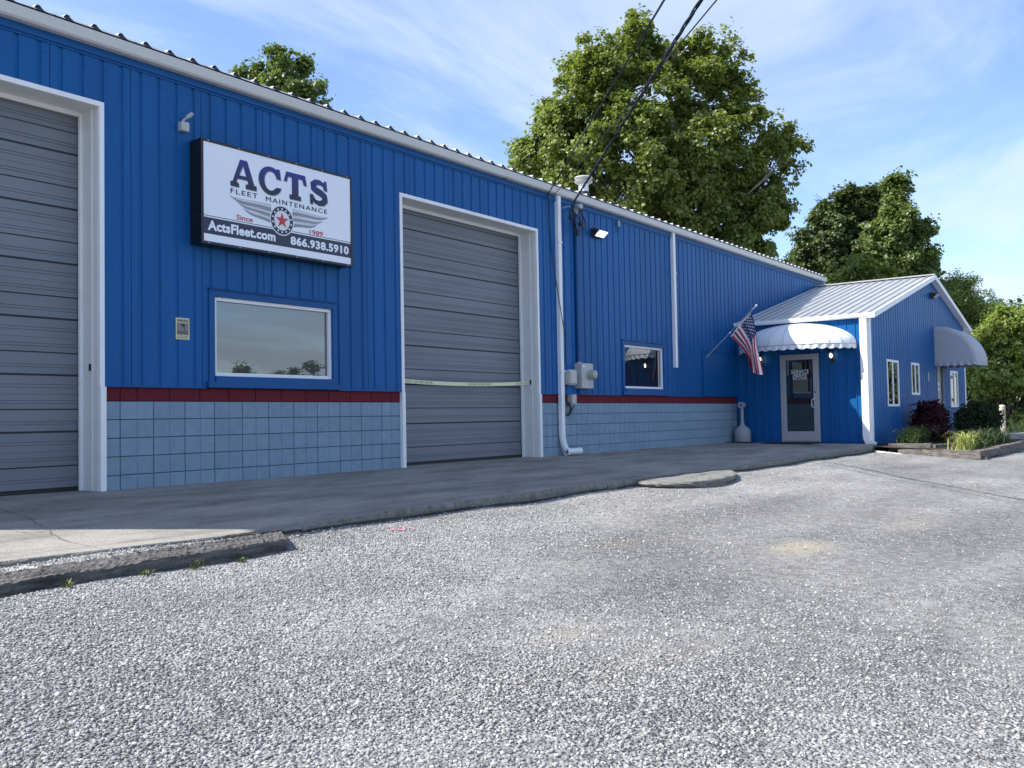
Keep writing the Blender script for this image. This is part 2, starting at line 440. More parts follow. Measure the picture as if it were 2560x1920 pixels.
def concrete_mat():
    m = bpy.data.materials.new('pavement_concrete'); m.use_nodes = True
    t = m.node_tree; b = t.nodes['Principled BSDF']; b.inputs['Roughness'].default_value = 0.9; b.inputs['Specular IOR Level'].default_value = 0.25
    lk = t.links.new
    g = nn(t, 'ShaderNodeNewGeometry')
    def noise(sc, det, stretch=(1, 1, 1), rot=0.0, rough=0.6):
        mp_ = nn(t, 'ShaderNodeMapping'); mp_.inputs['Scale'].default_value = stretch; mp_.inputs['Rotation'].default_value = (0, 0, rot); lk(g.outputs['Position'], mp_.inputs[0])
        n_ = nn(t, 'ShaderNodeTexNoise'); n_.inputs['Scale'].default_value = sc; n_.inputs['Detail'].default_value = det; n_.inputs['Roughness'].default_value = rough; lk(mp_.outputs[0], n_.inputs[0]); return n_.outputs[0]
    def rng_(x, a, b_, c, d):
        r = nn(t, 'ShaderNodeMapRange', interpolation_type='SMOOTHSTEP'); r.inputs[1].default_value = a; r.inputs[2].default_value = b_; r.inputs[3].default_value = c; r.inputs[4].default_value = d; lk(x, r.inputs[0]); return r.outputs[0]
    def mul(x, y):
        q_ = nn(t, 'ShaderNodeMath', operation='MULTIPLY'); lk(x, q_.inputs[0]); lk(y, q_.inputs[1]); return q_.outputs[0]
    v = mul(rng_(noise(1.6, 8, (0.4, 1.2, 1), 0.15), 0.32, 0.68, 0.70, 1.18), rng_(noise(55, 4), 0.3, 0.7, 0.80, 1.18))
    v = mul(v, rng_(noise(7, 9, (1, 1, 1), 0, 0.72), 0.48, 0.74, 1.0, 0.72))
    v = mul(v, rng_(noise(2.2, 3, (0.18, 2.4, 1), 0.35), 0.55, 0.75, 1.0, 0.78))
    sp = nn(t, 'ShaderNodeTexVoronoi'); sp.inputs['Scale'].default_value = 26; lk(g.outputs['Position'], sp.inputs['Vector'])
    v = mul(v, rng_(sp.outputs['Distance'], 0.05, 0.16, 0.72, 1.0))
    c = nn(t, 'ShaderNodeVectorMath', operation='SCALE'); c.inputs[0].default_value = (0.285, 0.268, 0.238); lk(v, c.inputs['Scale']); lk(c.outputs[0], b.inputs['Base Color'])
    bp = nn(t, 'ShaderNodeBump'); bp.inputs['Strength'].default_value = 0.35; bp.inputs['Distance'].default_value = 0.01; lk(noise(140, 4), bp.inputs['Height']); lk(bp.outputs[0], b.inputs['Normal'])
    return m
M['concrete'] = concrete_mat()

# gravel sheet: stone cells, fines, worn tracks, tan patches
PATCH = [(1.85, -7.0, 0.62, 0.30, 0.62), (-1.6, -7.0, 0.4, 0.2, 0.25), (4.0, -7.3, 0.8, 0.3, 0.22)]
def gravel_mat():
    m = bpy.data.materials.new('crushed_gravel'); m.use_nodes = True
    t = m.node_tree; b = t.nodes['Principled BSDF']; b.inputs['Roughness'].default_value = 0.93; b.inputs['Specular IOR Level'].default_value = 0.25
    lk = t.links.new
    g = nn(t, 'ShaderNodeNewGeometry')
    v = nn(t, 'ShaderNodeTexVoronoi'); v.inputs['Scale'].default_value = 64; v.inputs['Randomness'].default_value = 1.0
    lk(g.outputs['Position'], v.inputs['Vector'])
    hs = nn(t, 'ShaderNodeSeparateColor'); lk(v.outputs['Color'], hs.inputs[0])
    cr = nn(t, 'ShaderNodeValToRGB')
    e = cr.color_ramp; e.elements[0].position = 0.0; e.elements[0].color = (0.11, 0.11, 0.112, 1); e.elements[1].position = 1.0; e.elements[1].color = (0.44, 0.43, 0.415, 1)
    e2 = e.elements.new(0.55); e2.color = (0.255, 0.253, 0.248, 1)
    lk(hs.outputs[0], cr.inputs[0])
    fine = nn(t, 'ShaderNodeTexNoise'); fine.inputs['Scale'].default_value = 170; fine.inputs['Detail'].default_value = 4; lk(g.outputs['Position'], fine.inputs[0])
    fr = nn(t, 'ShaderNodeMapRange'); fr.inputs[1].default_value = 0.3; fr.inputs[2].default_value = 0.7; fr.inputs[3].default_value = 0.165; fr.inputs[4].default_value = 0.30; lk(fine.outputs[0], fr.inputs[0])
    fc = nn(t, 'ShaderNodeVectorMath', operation='SCALE'); fc.inputs[0].default_value = (1.02, 1.0, 0.965); lk(fr.outputs[0], fc.inputs['Scale'])
    big = nn(t, 'ShaderNodeTexNoise'); big.inputs['Scale'].default_value = 0.55; big.inputs['Detail'].default_value = 5; lk(g.outputs['Position'], big.inputs[0])
    br = nn(t, 'ShaderNodeMapRange', interpolation_type='SMOOTHSTEP'); br.inputs[1].default_value = 0.40; br.inputs[2].default_value = 0.62; br.inputs[3].default_value = 0.05; br.inputs[4].default_value = 0.55; lk(big.outputs[0], br.inputs[0])
    # the driven right-hand part of the lot is packed with fines, the left corner lies loose
    sp0 = nn(t, 'ShaderNodeVectorMath', operation='DOT_PRODUCT'); sp0.inputs[1].default_value = (0.594, -0.805, 0.0); lk(g.outputs['Position'], sp0.inputs[0])
    spm = nn(t, 'ShaderNodeMath', operation='MULTIPLY_ADD'); spm.inputs[1].default_value = 5.0; lk(big.outputs[0], spm.inputs[0]); lk(sp0.outputs['Value'], spm.inputs[2])
    spr = nn(t, 'ShaderNodeMapRange', interpolation_type='SMOOTHSTEP'); spr.inputs[1].default_value = 5.4; spr.inputs[2].default_value = 9.0; spr.inputs[4].default_value = 0.38; lk(spm.outputs[0], spr.inputs[0])
    br0 = br
    br = nn(t, 'ShaderNodeMath', operation='ADD'); lk(br0.outputs[0], br.inputs[0]); lk(spr.outputs[0], br.inputs[1])
    mx = nn(t, 'ShaderNodeMix', data_type='RGBA'); lk(br.outputs[0], mx.inputs[0]); lk(cr.outputs[0], mx.inputs[6]); lk(fc.outputs[0], mx.inputs[7])
    # coarser speckle that still reads farther out
    v2 = nn(t, 'ShaderNodeTexVoronoi'); v2.inputs['Scale'].default_value = 27; lk(g.outputs['Position'], v2.inputs['Vector'])
    h2 = nn(t, 'ShaderNodeSeparateColor'); lk(v2.outputs['Color'], h2.inputs[0])
    c2 = nn(t, 'ShaderNodeMapRange'); c2.inputs[3].default_value = 0.74; c2.inputs[4].default_value = 1.26; lk(h2.outputs[1], c2.inputs[0])
    v3 = nn(t, 'ShaderNodeTexVoronoi'); v3.inputs['Scale'].default_value = 11; lk(g.outputs['Position'], v3.inputs['Vector'])
    h3 = nn(t, 'ShaderNodeSeparateColor'); lk(v3.outputs['Color'], h3.inputs[0])
    c3 = nn(t, 'ShaderNodeMapRange'); c3.inputs[3].default_value = 0.90; c3.inputs[4].default_value = 1.10; lk(h3.outputs[2], c3.inputs[0])
    c23 = nn(t, 'ShaderNodeMath', operation='MULTIPLY'); lk(c2.outputs[0], c23.inputs[0]); lk(c3.outputs[0], c23.inputs[1])
    mx0 = mx
    mxs = nn(t, 'ShaderNodeVectorMath', operation='SCALE'); lk(mx0.outputs[2], mxs.inputs[0]); lk(c23.outputs[0], mxs.inputs['Scale'])
    # broad brightness drift
    b2 = nn(t, 'ShaderNodeTexNoise'); b2.inputs['Scale'].default_value = 0.9; b2.inputs['Detail'].default_value = 4
    mp2 = nn(t, 'ShaderNodeMapping'); mp2.inputs['Rotation'].default_value = (0, 0, -0.45); mp2.inputs['Scale'].default_value = (0.35, 1.2, 1); lk(g.outputs['Position'], mp2.inputs[0]); lk(mp2.outputs[0], b2.inputs[0])
    m2 = nn(t, 'ShaderNodeMapRange'); m2.inputs[1].default_value = 0.3; m2.inputs[2].default_value = 0.7; m2.inputs[3].default_value = 0.74; m2.inputs[4].default_value = 1.22; lk(b2.outputs[0], m2.inputs[0])
    sc = nn(t, 'ShaderNodeVectorMath', operation='SCALE'); lk(mxs.outputs[0], sc.inputs[0]); lk(m2.outputs[0], sc.inputs['Scale'])
    # fresher pale stone was spread along the apron
    sy = nn(t, 'ShaderNodeSeparateXYZ'); lk(g.outputs['Position'], sy.inputs[0])
    wob = nn(t, 'ShaderNodeMath', operation='MULTIPLY_ADD'); wob.inputs[1].default_value = 2.6; lk(b2.outputs[0], wob.inputs[0]); lk(sy.outputs[1], wob.inputs[2])
    fb = nn(t, 'ShaderNodeMapRange', interpolation_type='SMOOTHSTEP'); fb.inputs[1].default_value = -4.6; fb.inputs[2].default_value = -2.9; fb.inputs[3].default_value = 1.0; fb.inputs[4].default_value = 1.22; lk(wob.outputs[0], fb.inputs[0])
    sc0 = sc
    sc = nn(t, 'ShaderNodeVectorMath', operation='SCALE'); lk(sc0.outputs[0], sc.inputs[0]); lk(fb.outputs[0], sc.inputs['Scale'])
    # tan clay patches
    tp = nn(t, 'ShaderNodeTexNoise'); tp.inputs['Scale'].default_value = 0.75; tp.inputs['Detail'].default_value = 6; 
    mp3 = nn(t, 'ShaderNodeMapping'); mp3.inputs['Location'].default_value = (2.3, 4.1, 0); mp3.inputs['Scale'].default_value = (0.6, 1.3, 1); lk(g.outputs['Position'], mp3.inputs[0]); lk(mp3.outputs[0], tp.inputs[0])
    tr = nn(t, 'ShaderNodeMapRange', interpolation_type='SMOOTHSTEP'); tr.inputs[1].default_value = 0.60; tr.inputs[2].default_value = 0.74; tr.inputs[4].default_value = 0.25; lk(tp.outputs[0], tr.inputs[0])
    mt = nn(t, 'ShaderNodeMix', data_type='RGBA'); mt.inputs[7].default_value = (0.36, 0.31, 0.225, 1); lk(tr.outputs[0], mt.inputs[0]); lk(sc.outputs[0], mt.inputs[6])
    last = mt.outputs[2]
    for (cx_, cy_, rx_, ry_, am) in PATCH:
        sb_ = nn(t, 'ShaderNodeVectorMath', operation='SUBTRACT'); sb_.inputs[1].default_value = (cx_, cy_, 0); lk(g.outputs['Position'], sb_.inputs[0])
        ml_ = nn(t, 'ShaderNodeVectorMath', operation='MULTIPLY'); ml_.inputs[1].default_value = (1 / rx_, 1 / ry_, 0); lk(sb_.outputs[0], ml_.inputs[0])
        ln_ = nn(t, 'ShaderNodeVectorMath', operation='LENGTH'); lk(ml_.outputs[0], ln_.inputs[0])
        wv_ = nn(t, 'ShaderNodeMath', operation='MULTIPLY_ADD'); wv_.inputs[1].default_value = 1.6; lk(tp.outputs[0], wv_.inputs[0]); lk(ln_.outputs['Value'], wv_.inputs[2])
        pr_ = nn(t, 'ShaderNodeMapRange', interpolation_type='SMOOTHSTEP'); pr_.inputs[1].default_value = 1.0; pr_.inputs[2].default_value = 1.9; pr_.inputs[3].default_value = am; pr_.inputs[4].default_value = 0.0; lk(wv_.outputs[0], pr_.inputs[0])
        mp_ = nn(t, 'ShaderNodeMix', data_type='RGBA'); mp_.inputs[7].default_value = (0.44, 0.375, 0.26, 1); lk(pr_.outputs[0], mp_.inputs[0]); lk(last, mp_.inputs[6]); last = mp_.outputs[2]
    lk(last, b.inputs['Base Color'])
    # relief
    d = nn(t, 'ShaderNodeMapRange'); d.inputs[1].default_value = 0.0; d.inputs[2].default_value = 0.7; d.inputs[3].default_value = 1.0; d.inputs[4].default_value = 0.0; lk(v.outputs['Distance'], d.inputs[0])
    hm = nn(t, 'ShaderNodeMath', operation='MULTIPLY'); lk(d.outputs[0], hm.inputs[0])
    inv = nn(t, 'ShaderNodeMath', operation='SUBTRACT'); inv.inputs[0].default_value = 1.15; lk(br.outputs[0], inv.inputs[1]); lk(inv.outputs[0], hm.inputs[1])
    ha = nn(t, 'ShaderNodeMath', operation='MULTIPLY_ADD'); ha.inputs[1].default_value = 0.35; lk(fine.outputs[0], ha.inputs[0]); lk(hm.outputs[0], ha.inputs[2])
    bp = nn(t, 'ShaderNodeBump'); bp.inputs['Strength'].default_value = 1.0; bp.inputs['Distance'].default_value = 0.022; lk(ha.outputs[0], bp.inputs['Height']); lk(bp.outputs[0], b.inputs['Normal'])
    return m
M['gravel'] = gravel_mat()

def stone_mat():
    m = bpy.data.materials.new('gravel_stone'); m.use_nodes = True
    t = m.node_tree; b = t.nodes['Principled BSDF']; b.inputs['Roughness'].default_value = 0.9; b.inputs['Specular IOR Level'].default_value = 0.25
    oi = nn(t, 'ShaderNodeObjectInfo')
    cr = nn(t, 'ShaderNodeValToRGB'); e = cr.color_ramp
    e.elements[0].color = (0.195, 0.195, 0.195, 1); e.elements[1].color = (0.51, 0.50, 0.475, 1)
    a = e.elements.new(0.45); a.color = (0.318, 0.314, 0.306, 1)
    a = e.elements.new(0.85); a.color = (0.405, 0.398, 0.383, 1)
    t.links.new(oi.outputs['Random'], cr.inputs[0])
    g = nn(t, 'ShaderNodeNewGeometry'); n = nn(t, 'ShaderNodeTexNoise'); n.inputs['Scale'].default_value = 120; t.links.new(g.outputs['Position'], n.inputs[0])
    mr = nn(t, 'ShaderNodeMapRange'); mr.inputs[1].default_value = 0.3; mr.inputs[2].default_value = 0.7; mr.inputs[3].default_value = 0.85; mr.inputs[4].default_value = 1.12; t.links.new(n.outputs[0], mr.inputs[0])
    s = nn(t, 'ShaderNodeVectorMath', operation='SCALE'); t.links.new(cr.outputs[0], s.inputs[0]); t.links.new(mr.outputs[0], s.inputs['Scale'])
    t.links.new(s.outputs[0], b.inputs['Base Color'])
    return m
M['stone'] = stone_mat()

# ------------------------------------------------------------------ text
def text_mesh(body, bold=0.0, spacing=1.0):
    cu = bpy.data.curves.new('lettering', 'FONT')
    cu.body = body; cu.size = 1.0; cu.offset = bold; cu.fill_mode = 'FRONT'; cu.resolution_u = 3; cu.space_character = spacing
    o = bpy.data.objects.new('lettering', cu); C.objects.link(o)
    dg = bpy.context.evaluated_depsgraph_get()
    me = bpy.data.meshes.new_from_object(o.evaluated_get(dg))
    vs = [tuple(v.co) for v in me.vertices]; fs = [tuple(p.vertices) for p in me.polygons]
    bpy.data.objects.remove(o); bpy.data.curves.remove(cu); bpy.data.meshes.remove(me)
    return vs, fs

def text_on(body, rect, fn, material, name, parent, bold=0.0, spacing=1.0, depth=0.0015):
    """rect (a0,b0,a1,b1) in the face's own 2D; fn(a,b,d)->xyz, d outward. Thin raised lettering."""
    vs, fs = text_mesh(body, bold, spacing)
    xs = [v[0] for v in vs]; ys = [v[1] for v in vs]
    x0, x1, y0, y1 = min(xs), max(xs), min(ys), max(ys)
    a0, b0, a1, b1 = rect
    mb = MB()
    q = [fn(a0 + (v[0] - x0) / (x1 - x0) * (a1 - a0), b0 + (v[1] - y0) / (y1 - y0) * (b1 - b0), depth) for v in vs]
    mb.mesh(q, fs)
    return mb.build(name, material, parent)

# ------------------------------------------------------------------ terrain
def gz(x, y):
    x = np.asarray(x, float); y = np.asarray(y, float)
    d = np.clip(-3.45 - y, 0, 7.0)
    z = -0.205 - 0.040 * d
    z = z + np.where(y < -3.4, 0.012 * np.sin(x * 1.3 + y * 0.7) * np.sin(y * 1.9 - x * 0.4) + 0.008 * np.sin(x * 3.1 - y * 2.2), 0)
    z = z + 0.055 * np.clip((-0.3 - x) / 0.6, 0, 1) * np.clip((y + 3.75) / 0.12, 0, 1) * (y < -3.3)
    far = np.clip((np.hypot(x - 5, y) - 60) / 200, 0, 1)
    return z - 0.05 * np.clip((x - 24) / 20, 0, 1) + 0.0 * far

xs = np.unique(np.concatenate([np.linspace(-400, -14, 14), np.arange(-14, 30, 0.3), np.linspace(30, 500, 24)]))
ys = np.unique(np.concatenate([np.linspace(-400, -14, 14), np.arange(-14, -3, 0.25), np.linspace(-3, 500, 22)]))
gx, gy = np.meshgrid(xs, ys, indexing='ij')
gv = np.stack([gx, gy, gz(gx, gy)], -1).reshape(-1, 3)
ny = len(ys)
ii, jj = np.meshgrid(np.arange(len(xs) - 1), np.arange(ny - 1), indexing='ij')
q = np.stack([ii * ny + jj, (ii + 1) * ny + jj, (ii + 1) * ny + jj + 1, ii * ny + jj + 1], -1).reshape(-1)
ground = link('gravel_lot', fast_mesh('gravel_lot', gv, q, 4, [M['gravel']], smooth=True))
tag(ground, 'grey crushed gravel parking lot in front of the blue building', None, kind='structure')

# pavement in slabs, curb face roughened
EDGE = [(-9, -0.12), (-2.4, -0.122), (-0.36, -0.150), (0.94, -0.108), (4.6, -0.103), (8.8, -0.122), (11.4, -0.118), (14.9, -0.060), (16.85, -0.032)]
def edge_z(x):
    return float(np.interp(x, [e[0] for e in EDGE], [e[1] for e in EDGE]))
pav = MB()
root_pav = pav_root = None
JOINTS = [-9.0, -1.97, 4.72, 10.6, 16.88]
pave_root = None
for k in range(4):
    a, b = JOINTS[k] + 0.005, JOINTS[k + 1] - 0.005
    s = MB()
    nx = int((b - a) / 0.16) + 2
    cols = []
    for i in range(nx):
        x = a + (b - a) * i / (nx - 1)
        ez = edge_z(x)
        wob = 0.014 * math.sin(x * 2.3) + 0.010 * math.sin(x * 7.1 + 1) + random.uniform(-0.008, 0.008)
        ye = -3.46 + wob
        col = [(x, 0.9, 0.02), (x, 0.0, 0.02)]
        for j in range(1, 9):
            t = j / 9
            col.append((x, ye * t, 0.02 + (ez - 0.02) * t))
        chip = random.choice((0, 0, 0, 0, 0.012, 0.022))
        col += [(x, ye + 0.010 + chip, ez), (x, ye + chip * .3, ez - 0.006 - chip * .6), (x, ye - 0.008 + random.uniform(-.010, .010), ez - 0.05), (x, ye + random.uniform(-.004, .03), -0.33)]
        cols.append(col)
    s.strip_sheet(cols, mfun=lambda i, j: 1 if j >= 10 else 0)
    for col in (cols[0], cols[-1]):
        s.face(col + [(col[-1][0], 0.9, -0.33)], 1)
    if k == 0:
        pave_root = s.build('pavement', [M['concrete'], M['curb']])
        tag(pave_root, 'concrete apron in shade along the foot of the blue building', None, kind='structure')
    else:
        s.build('slab', [M['concrete'], M['curb']], pave_root)
cr = MB()
cp0 = [(-1.40, -0.5), (-1.47, -0.85), (-1.50, -1.25), (-1.57, -1.6), (-1.70, -2.0), (-1.78, -2.3), (-1.93, -2.7), (-2.0, -3.1)]
cp = []
for (xa, ya), (xb, yb) in zip(cp0[:-1], cp0[1:]):
    for k in range(5):
        cp.append((xa + (xb - xa) * k / 5 + random.uniform(-.018, .018), ya + (yb - ya) * k / 5))
cw = [random.uniform(0.0012, 0.0048) for _ in cp]
for k_, ((xa, ya), (xb, yb)) in enumerate(zip(cp[:-1], cp[1:])):
    za, zb = 0.02 + (-0.142) * (-ya / 3.46) + 0.004, 0.02 + (-0.142) * (-yb / 3.46) + 0.004
    cr.face([(xa - cw[k_], ya, za), (xa + cw[k_], ya, za), (xb + cw[k_ + 1], yb, zb), (xb - cw[k_ + 1], yb, zb)])
cr.build('crack', M['crack'], pave_root)
ds_ = MB()  # soil-coloured strip; its dark tone also paints the shade under the curb edge
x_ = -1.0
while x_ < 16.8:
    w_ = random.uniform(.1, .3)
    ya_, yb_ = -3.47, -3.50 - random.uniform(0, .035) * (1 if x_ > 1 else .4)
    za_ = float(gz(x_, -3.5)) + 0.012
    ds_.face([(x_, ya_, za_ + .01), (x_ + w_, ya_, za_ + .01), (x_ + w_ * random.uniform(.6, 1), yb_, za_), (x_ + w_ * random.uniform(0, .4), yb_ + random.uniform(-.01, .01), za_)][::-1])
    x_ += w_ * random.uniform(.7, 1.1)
ds_.build('dirt_undercut_shade', M['mulch'], pave_root)
wk = MB(); wk.bbox(24.6, 38, -4.9, -4.25, -0.33, -0.13, 0.012)
tag(wk.build('walkway', M['concrete']), 'narrow concrete walk beyond the planting bed', None, kind='structure')

# ------------------------------------------------------------------ main building
XW0, XW1 = -4.25, 24.05        # long wall
ZE = 4.83                       # eave height
XS, YG = 17.09, -3.30           # office extension planes
D1 = (-3.56, -0.055, 4.19)      # roll-up door openings x0,x1,top
D2 = (4.72, 8.215, 4.065)
W1 = (1.36, 3.34, 1.24, 2.30)   # window openings incl. blue trim
W2 = (11.27, 13.09, 1.24, 2.24)
BZ = 1.155                      # top of block work

bld = thing('workshop_building', 'long blue ribbed metal workshop on a grey block base with two grey roll-up doors', 'building', (10, 6, 0))

def rib_profile(s0, s1, pitch, base, top, h, first):
    pts = [(s0, 0.0)]
    k = 0
    while True:
        c = s0 + first + k * pitch
        if c + base / 2 > s1 - 1e-4: break
        pts += [(c - base / 2, 0), (c - top / 2, h), (c + top / 2, h), (c + base / 2, 0)]
        k += 1
    pts.append((s1, 0.0))
    return pts

def siding_panel(s0, s1, zlo, ztop, holes, fn, pitch=0.2286, base=0.064, top=0.03, h=0.022):
    """ribbed sheet. fn(s, depth, z). holes: (s0,s1,z0,z1)"""
    pr = rib_profile(s0 + 0.003, s1 - 0.003, pitch, base, top, h, pitch / 2)
    if h < 0: pr = [(a, d + 0.028) for a, d in pr]          # grooved sheet: flats stand proud
    pts = []
    cuts = sorted({c for hh in holes for c in hh[:2]})
    for (a, da), (b, db) in zip(pr[:-1], pr[1:]):
        pts.append((a, da))
        for c in cuts:
            if a + 1e-4 < c < b - 1e-4:
                pts.append((c, da + (db - da) * (c - a) / (b - a)))
    pts.append(pr[-1])
    mb = MB()
    for (a, da), (b, db) in zip(pts[:-1], pts[1:]):
        if b - a < 1e-5: continue
        mid = (a + b) / 2
        iv = [(None, None)]
        spans = [(zlo, None)]
        for hh in holes:
            if hh[0] - 1e-4 < mid < hh[1] + 1e-4:
                ns = []
                for (lo, hi) in spans:
                    top_here = hi if hi is not None else 99
                    if hh[3] <= lo or hh[2] >= top_here: ns.append((lo, hi)); continue
                    if hh[2] > lo + 1e-3: ns.append((lo, hh[2]))
                    if hh[3] < top_here - 1e-3: ns.append((hh[3], hi))
                spans = ns
        for lo, hi in spans:
            za, zb = (hi, hi) if hi is not None else (ztop(a), ztop(b))
            mb.face([fn(a, da, lo), fn(b, db, lo), fn(b, db, zb), fn(a, da, za)])
    # lapped edge return so the seam reads as a line
    a, b = pts[-1][0], pts[-1][0]
    return mb

holes = [(D1[0], D1[1], -1, D1[2]), (D2[0], D2[1], -1, D2[2]), W1, W2]
fn_main = lambda s, d, z: (s, -0.004 - d, z)
PW = 0.9144
npan = int(math.ceil((XW1 - XW0) / PW))
for i in range(npan):
    s0 = XW0 + i * PW; s1 = min(s0 + PW, XW1)
    lo = BZ if s0 < XS else 1.0
    mb = siding_panel(s0, s1, lo, lambda s: ZE - 0.10, holes, fn_main, base=0.052, top=0.030, h=-0.017)
    if mb.f: mb.build('siding_panel', M['blue'], bld)
# dark lap lines between the sheets and shell behind
shell = MB()
def wall_strips(mb, x0, x1, z0, z1, y0, y1, holes, mi=0):
    xs_ = sorted({x0, x1} | {c for h in holes for c in h[:2] if x0 < c < x1})
    for a, b in zip(xs_[:-1], xs_[1:]):
        mid = (a + b) / 2; sp = [(z0, z1)]
        for h in holes:
            if h[0] < mid < h[1]:
                n_ = []
                for lo, hi in sp:
                    if h[2] > lo: n_.append((lo, min(hi, h[2])))
                    if h[3] < hi: n_.append((max(lo, h[3]), hi))
                    if h[3] <= lo or h[2] >= hi: n_.append((lo, hi))
                sp = [s for s in set(n_) if s[1] - s[0] > 1e-3]
        for lo, hi in sp: mb.box(a, b, y0, y1, lo, hi, mi)
wall_strips(shell, XW0 + 0.01, XW1 - 0.01, BZ - 0.003, ZE - 0.02, 0.012, 0.09, [(h[0] - 0.02, h[1] + 0.02, h[2], h[3] + 0.03) if h[2] < 0 else h for h in holes])
shell.build('wall_frame', M['dark'], bld)
sh = MB()
sh.box(XW0, XW0 + 0.05, 0.0, 16, -0.3, ZE - 0.02)
sh.box(XW1 - 0.05, XW1, 0.092, 16, -0.3, ZE - 0.02)
sh.box(XW0 + 0.05, XW1 - 0.05, 15.9, 16, -0.3, ZE - 0.02)
for x in (XW0 + 0.001, XW1 - 0.051):   # gable infill
    sh.prism([(0.1, ZE - 0.02), (15.95, ZE - 0.02), (8, ZE + 0.60)], lambda a, b, t: (t, a, b), x, x + 0.05)
sh.build('wall', M['blue_trim'], bld)

# block base: 16 inch blocks with a scored centre joint, recessed joints on a backing
BW, BH, J = 0.4064, 0.2032, 0.008
def block_mesh(w, h, score, material, proud=0.0):
    mb = MB(); c = 0.004
    xs_ = [(J / 2, w / 2 - J / 2), (w / 2 + J / 2, w - J / 2)] if score else [(J / 2, w - J / 2)]
    y0 = -0.002 - proud
    mb.box(J / 2, w - J / 2, 0.004 - proud, 0.03, J / 2, h - J / 2)
    for a, b in xs_:
        vs = [(a, 0.004 - proud, J / 2), (b, 0.004 - proud, J / 2), (b, 0.004 - proud, h - J / 2), (a, 0.004 - proud, h - J / 2),
              (a + c, y0, J / 2 + c), (b - c, y0, J / 2 + c), (b - c, y0, h - J / 2 - c), (a + c, y0, h - J / 2 - c)]
        mb.mesh(vs, [(0, 1, 5, 4), (1, 2, 6, 5), (2, 3, 7, 6), (3, 0, 4, 7), (4, 5, 6, 7)])
    return mb.data('block', material)
bcache = {}
def put_block(x, z, w, h, score, material):
    key = (round(w, 3), round(h, 3), score, material.name)
    if key not in bcache: bcache[key] = block_mesh(w, h, score, material)
    link('block', bcache[key], bld, (x, -0.001 + random.uniform(-0.0008, 0.0008), z))
ROWS = [(0.003, 0.178), (0.181, 0.2032), (0.3842, 0.2032), (0.5874, 0.2032), (0.7906, 0.2032)]
def block_wall(x0, x1, half_first):
    zoff = -0.005
    for r, (z, h) in enumerate(ROWS):
        x = x0
        first = True
        while x < x1 - 0.02:
            w = BW
            if first and half_first: w = BW / 2
            w = min(w, x1 - x)
            put_block(x, z + zoff, w, h, w > 0.3, M['block']); x += w; first = False
    x = x0; first = 0
    while x < x1 - 0.02:
        w = BW / 2 if first < (2 if half_first else 0) else BW
        w = min(w, x1 - x)
        put_block(x, 0.9938 + zoff, w, 0.16, False, M['block_red']); x += w; first += 1
block_wall(0.0, 4.665, True)
block_wall(8.275, XS - 0.003, False)
block_wall(-4.25, -3.62, False)
core = MB()
for a, b in ((0.0, 4.665), (8.275, XS), (-4.25, -3.62)):
    core.box(a, b, 0.008, 0.2, -0.1, 0.985, 0)
    core.box(a, b, 0.008, 0.2, 0.985, BZ - 0.004, 1)
core.box(XS, XW1 - 0.06, 0.008, 0.2, -0.1, BZ - 0.004, 0)
core.build('mortar_backing', [M['mortar'], M['mortar_red']], bld)
# base flashing of the siding: thin blue lip
fl = MB()
for a, b in ((0.0, 1.28), (3.42, 4.665), (8.275, 11.2), (13.17, 15.05)):
    fl.box(a, b, -0.044, -0.006, BZ - 0.012, BZ + 0.010)
fl.build('base_flashing', M['blue_trim'], bld)

# screws
sc = MB()
for i in range(int((XW1 - XW0) / 0.2286)):
    x = XW0 + 0.1143 + i * 0.2286 + 0.045
    for z in (1.24, 2.05, 3.0, 3.9, 4.6):
        if z > 1.3 and random.random() < .1: continue
        if any(h[0] - .05 < x < h[1] + .05 and h[2] < z < h[3] + 0.03 for h in holes) or (x > XS and z < 3.2): continue
        sc.lathe([(0.008, 0.0), (0.008, 0.004), (0.004, 0.007)], 0, 0, 6)
        n_ = 18
        for k in range(len(sc.v) - n_, len(sc.v)):
            vx, vy, vz = sc.v[k]; sc.v[k] = (x + vx, -0.033 - vz, z + vy)
o = sc.build('fastener', M['blue_trim'], bld); o['kind'] = 'stuff'

# eave trim, gutter (sections), roof panels
et = MB()
et.prism([(-0.044, 4.715), (-0.044, 4.735), (-0.062, 4.742), (-0.062, 4.775), (-0.048, 4.780), (-0.048, ZE), (0.0, ZE), (0.0, 4.715)], lambda a, b, t: (t, a, b), XW0, XW1)
et.build('eave_trim', M['blue_trim'], bld)
GP = [(-0.045, 4.838), (-0.045, 4.83), (-0.128, 4.83), (-0.150, 4.850), (-0.165, 4.925), (-0.170, 4.945), (-0.163, 4.957), (-0.150, 4.957), (-0.150, 4.945), (-0.135, 4.862), (-0.118, 4.842), (-0.055, 4.842), (-0.050, 4.95), (-0.045, 4.95)]
for a, b in ((XW0 - 0.1, 7.25), (7.252, 11.3), (11.302, 14.6), (14.602, XW1 + 0.05)):
    g = MB(); g.prism(GP, lambda p, q_, t: (t, p, q_), a, b); g.build('gutter', M['gutter'], bld)
gs = MB()
for x in (7.25, 11.3, 14.6):
    gs.prism([(p * 1.0 - 0.004, q_) for p, q_ in GP[:8]], lambda p, q_, t: (t, p, q_), x - 0.025, x + 0.025)
gs.build('gutter_joint', M['gutter'], bld)
SL = 1 / 12.
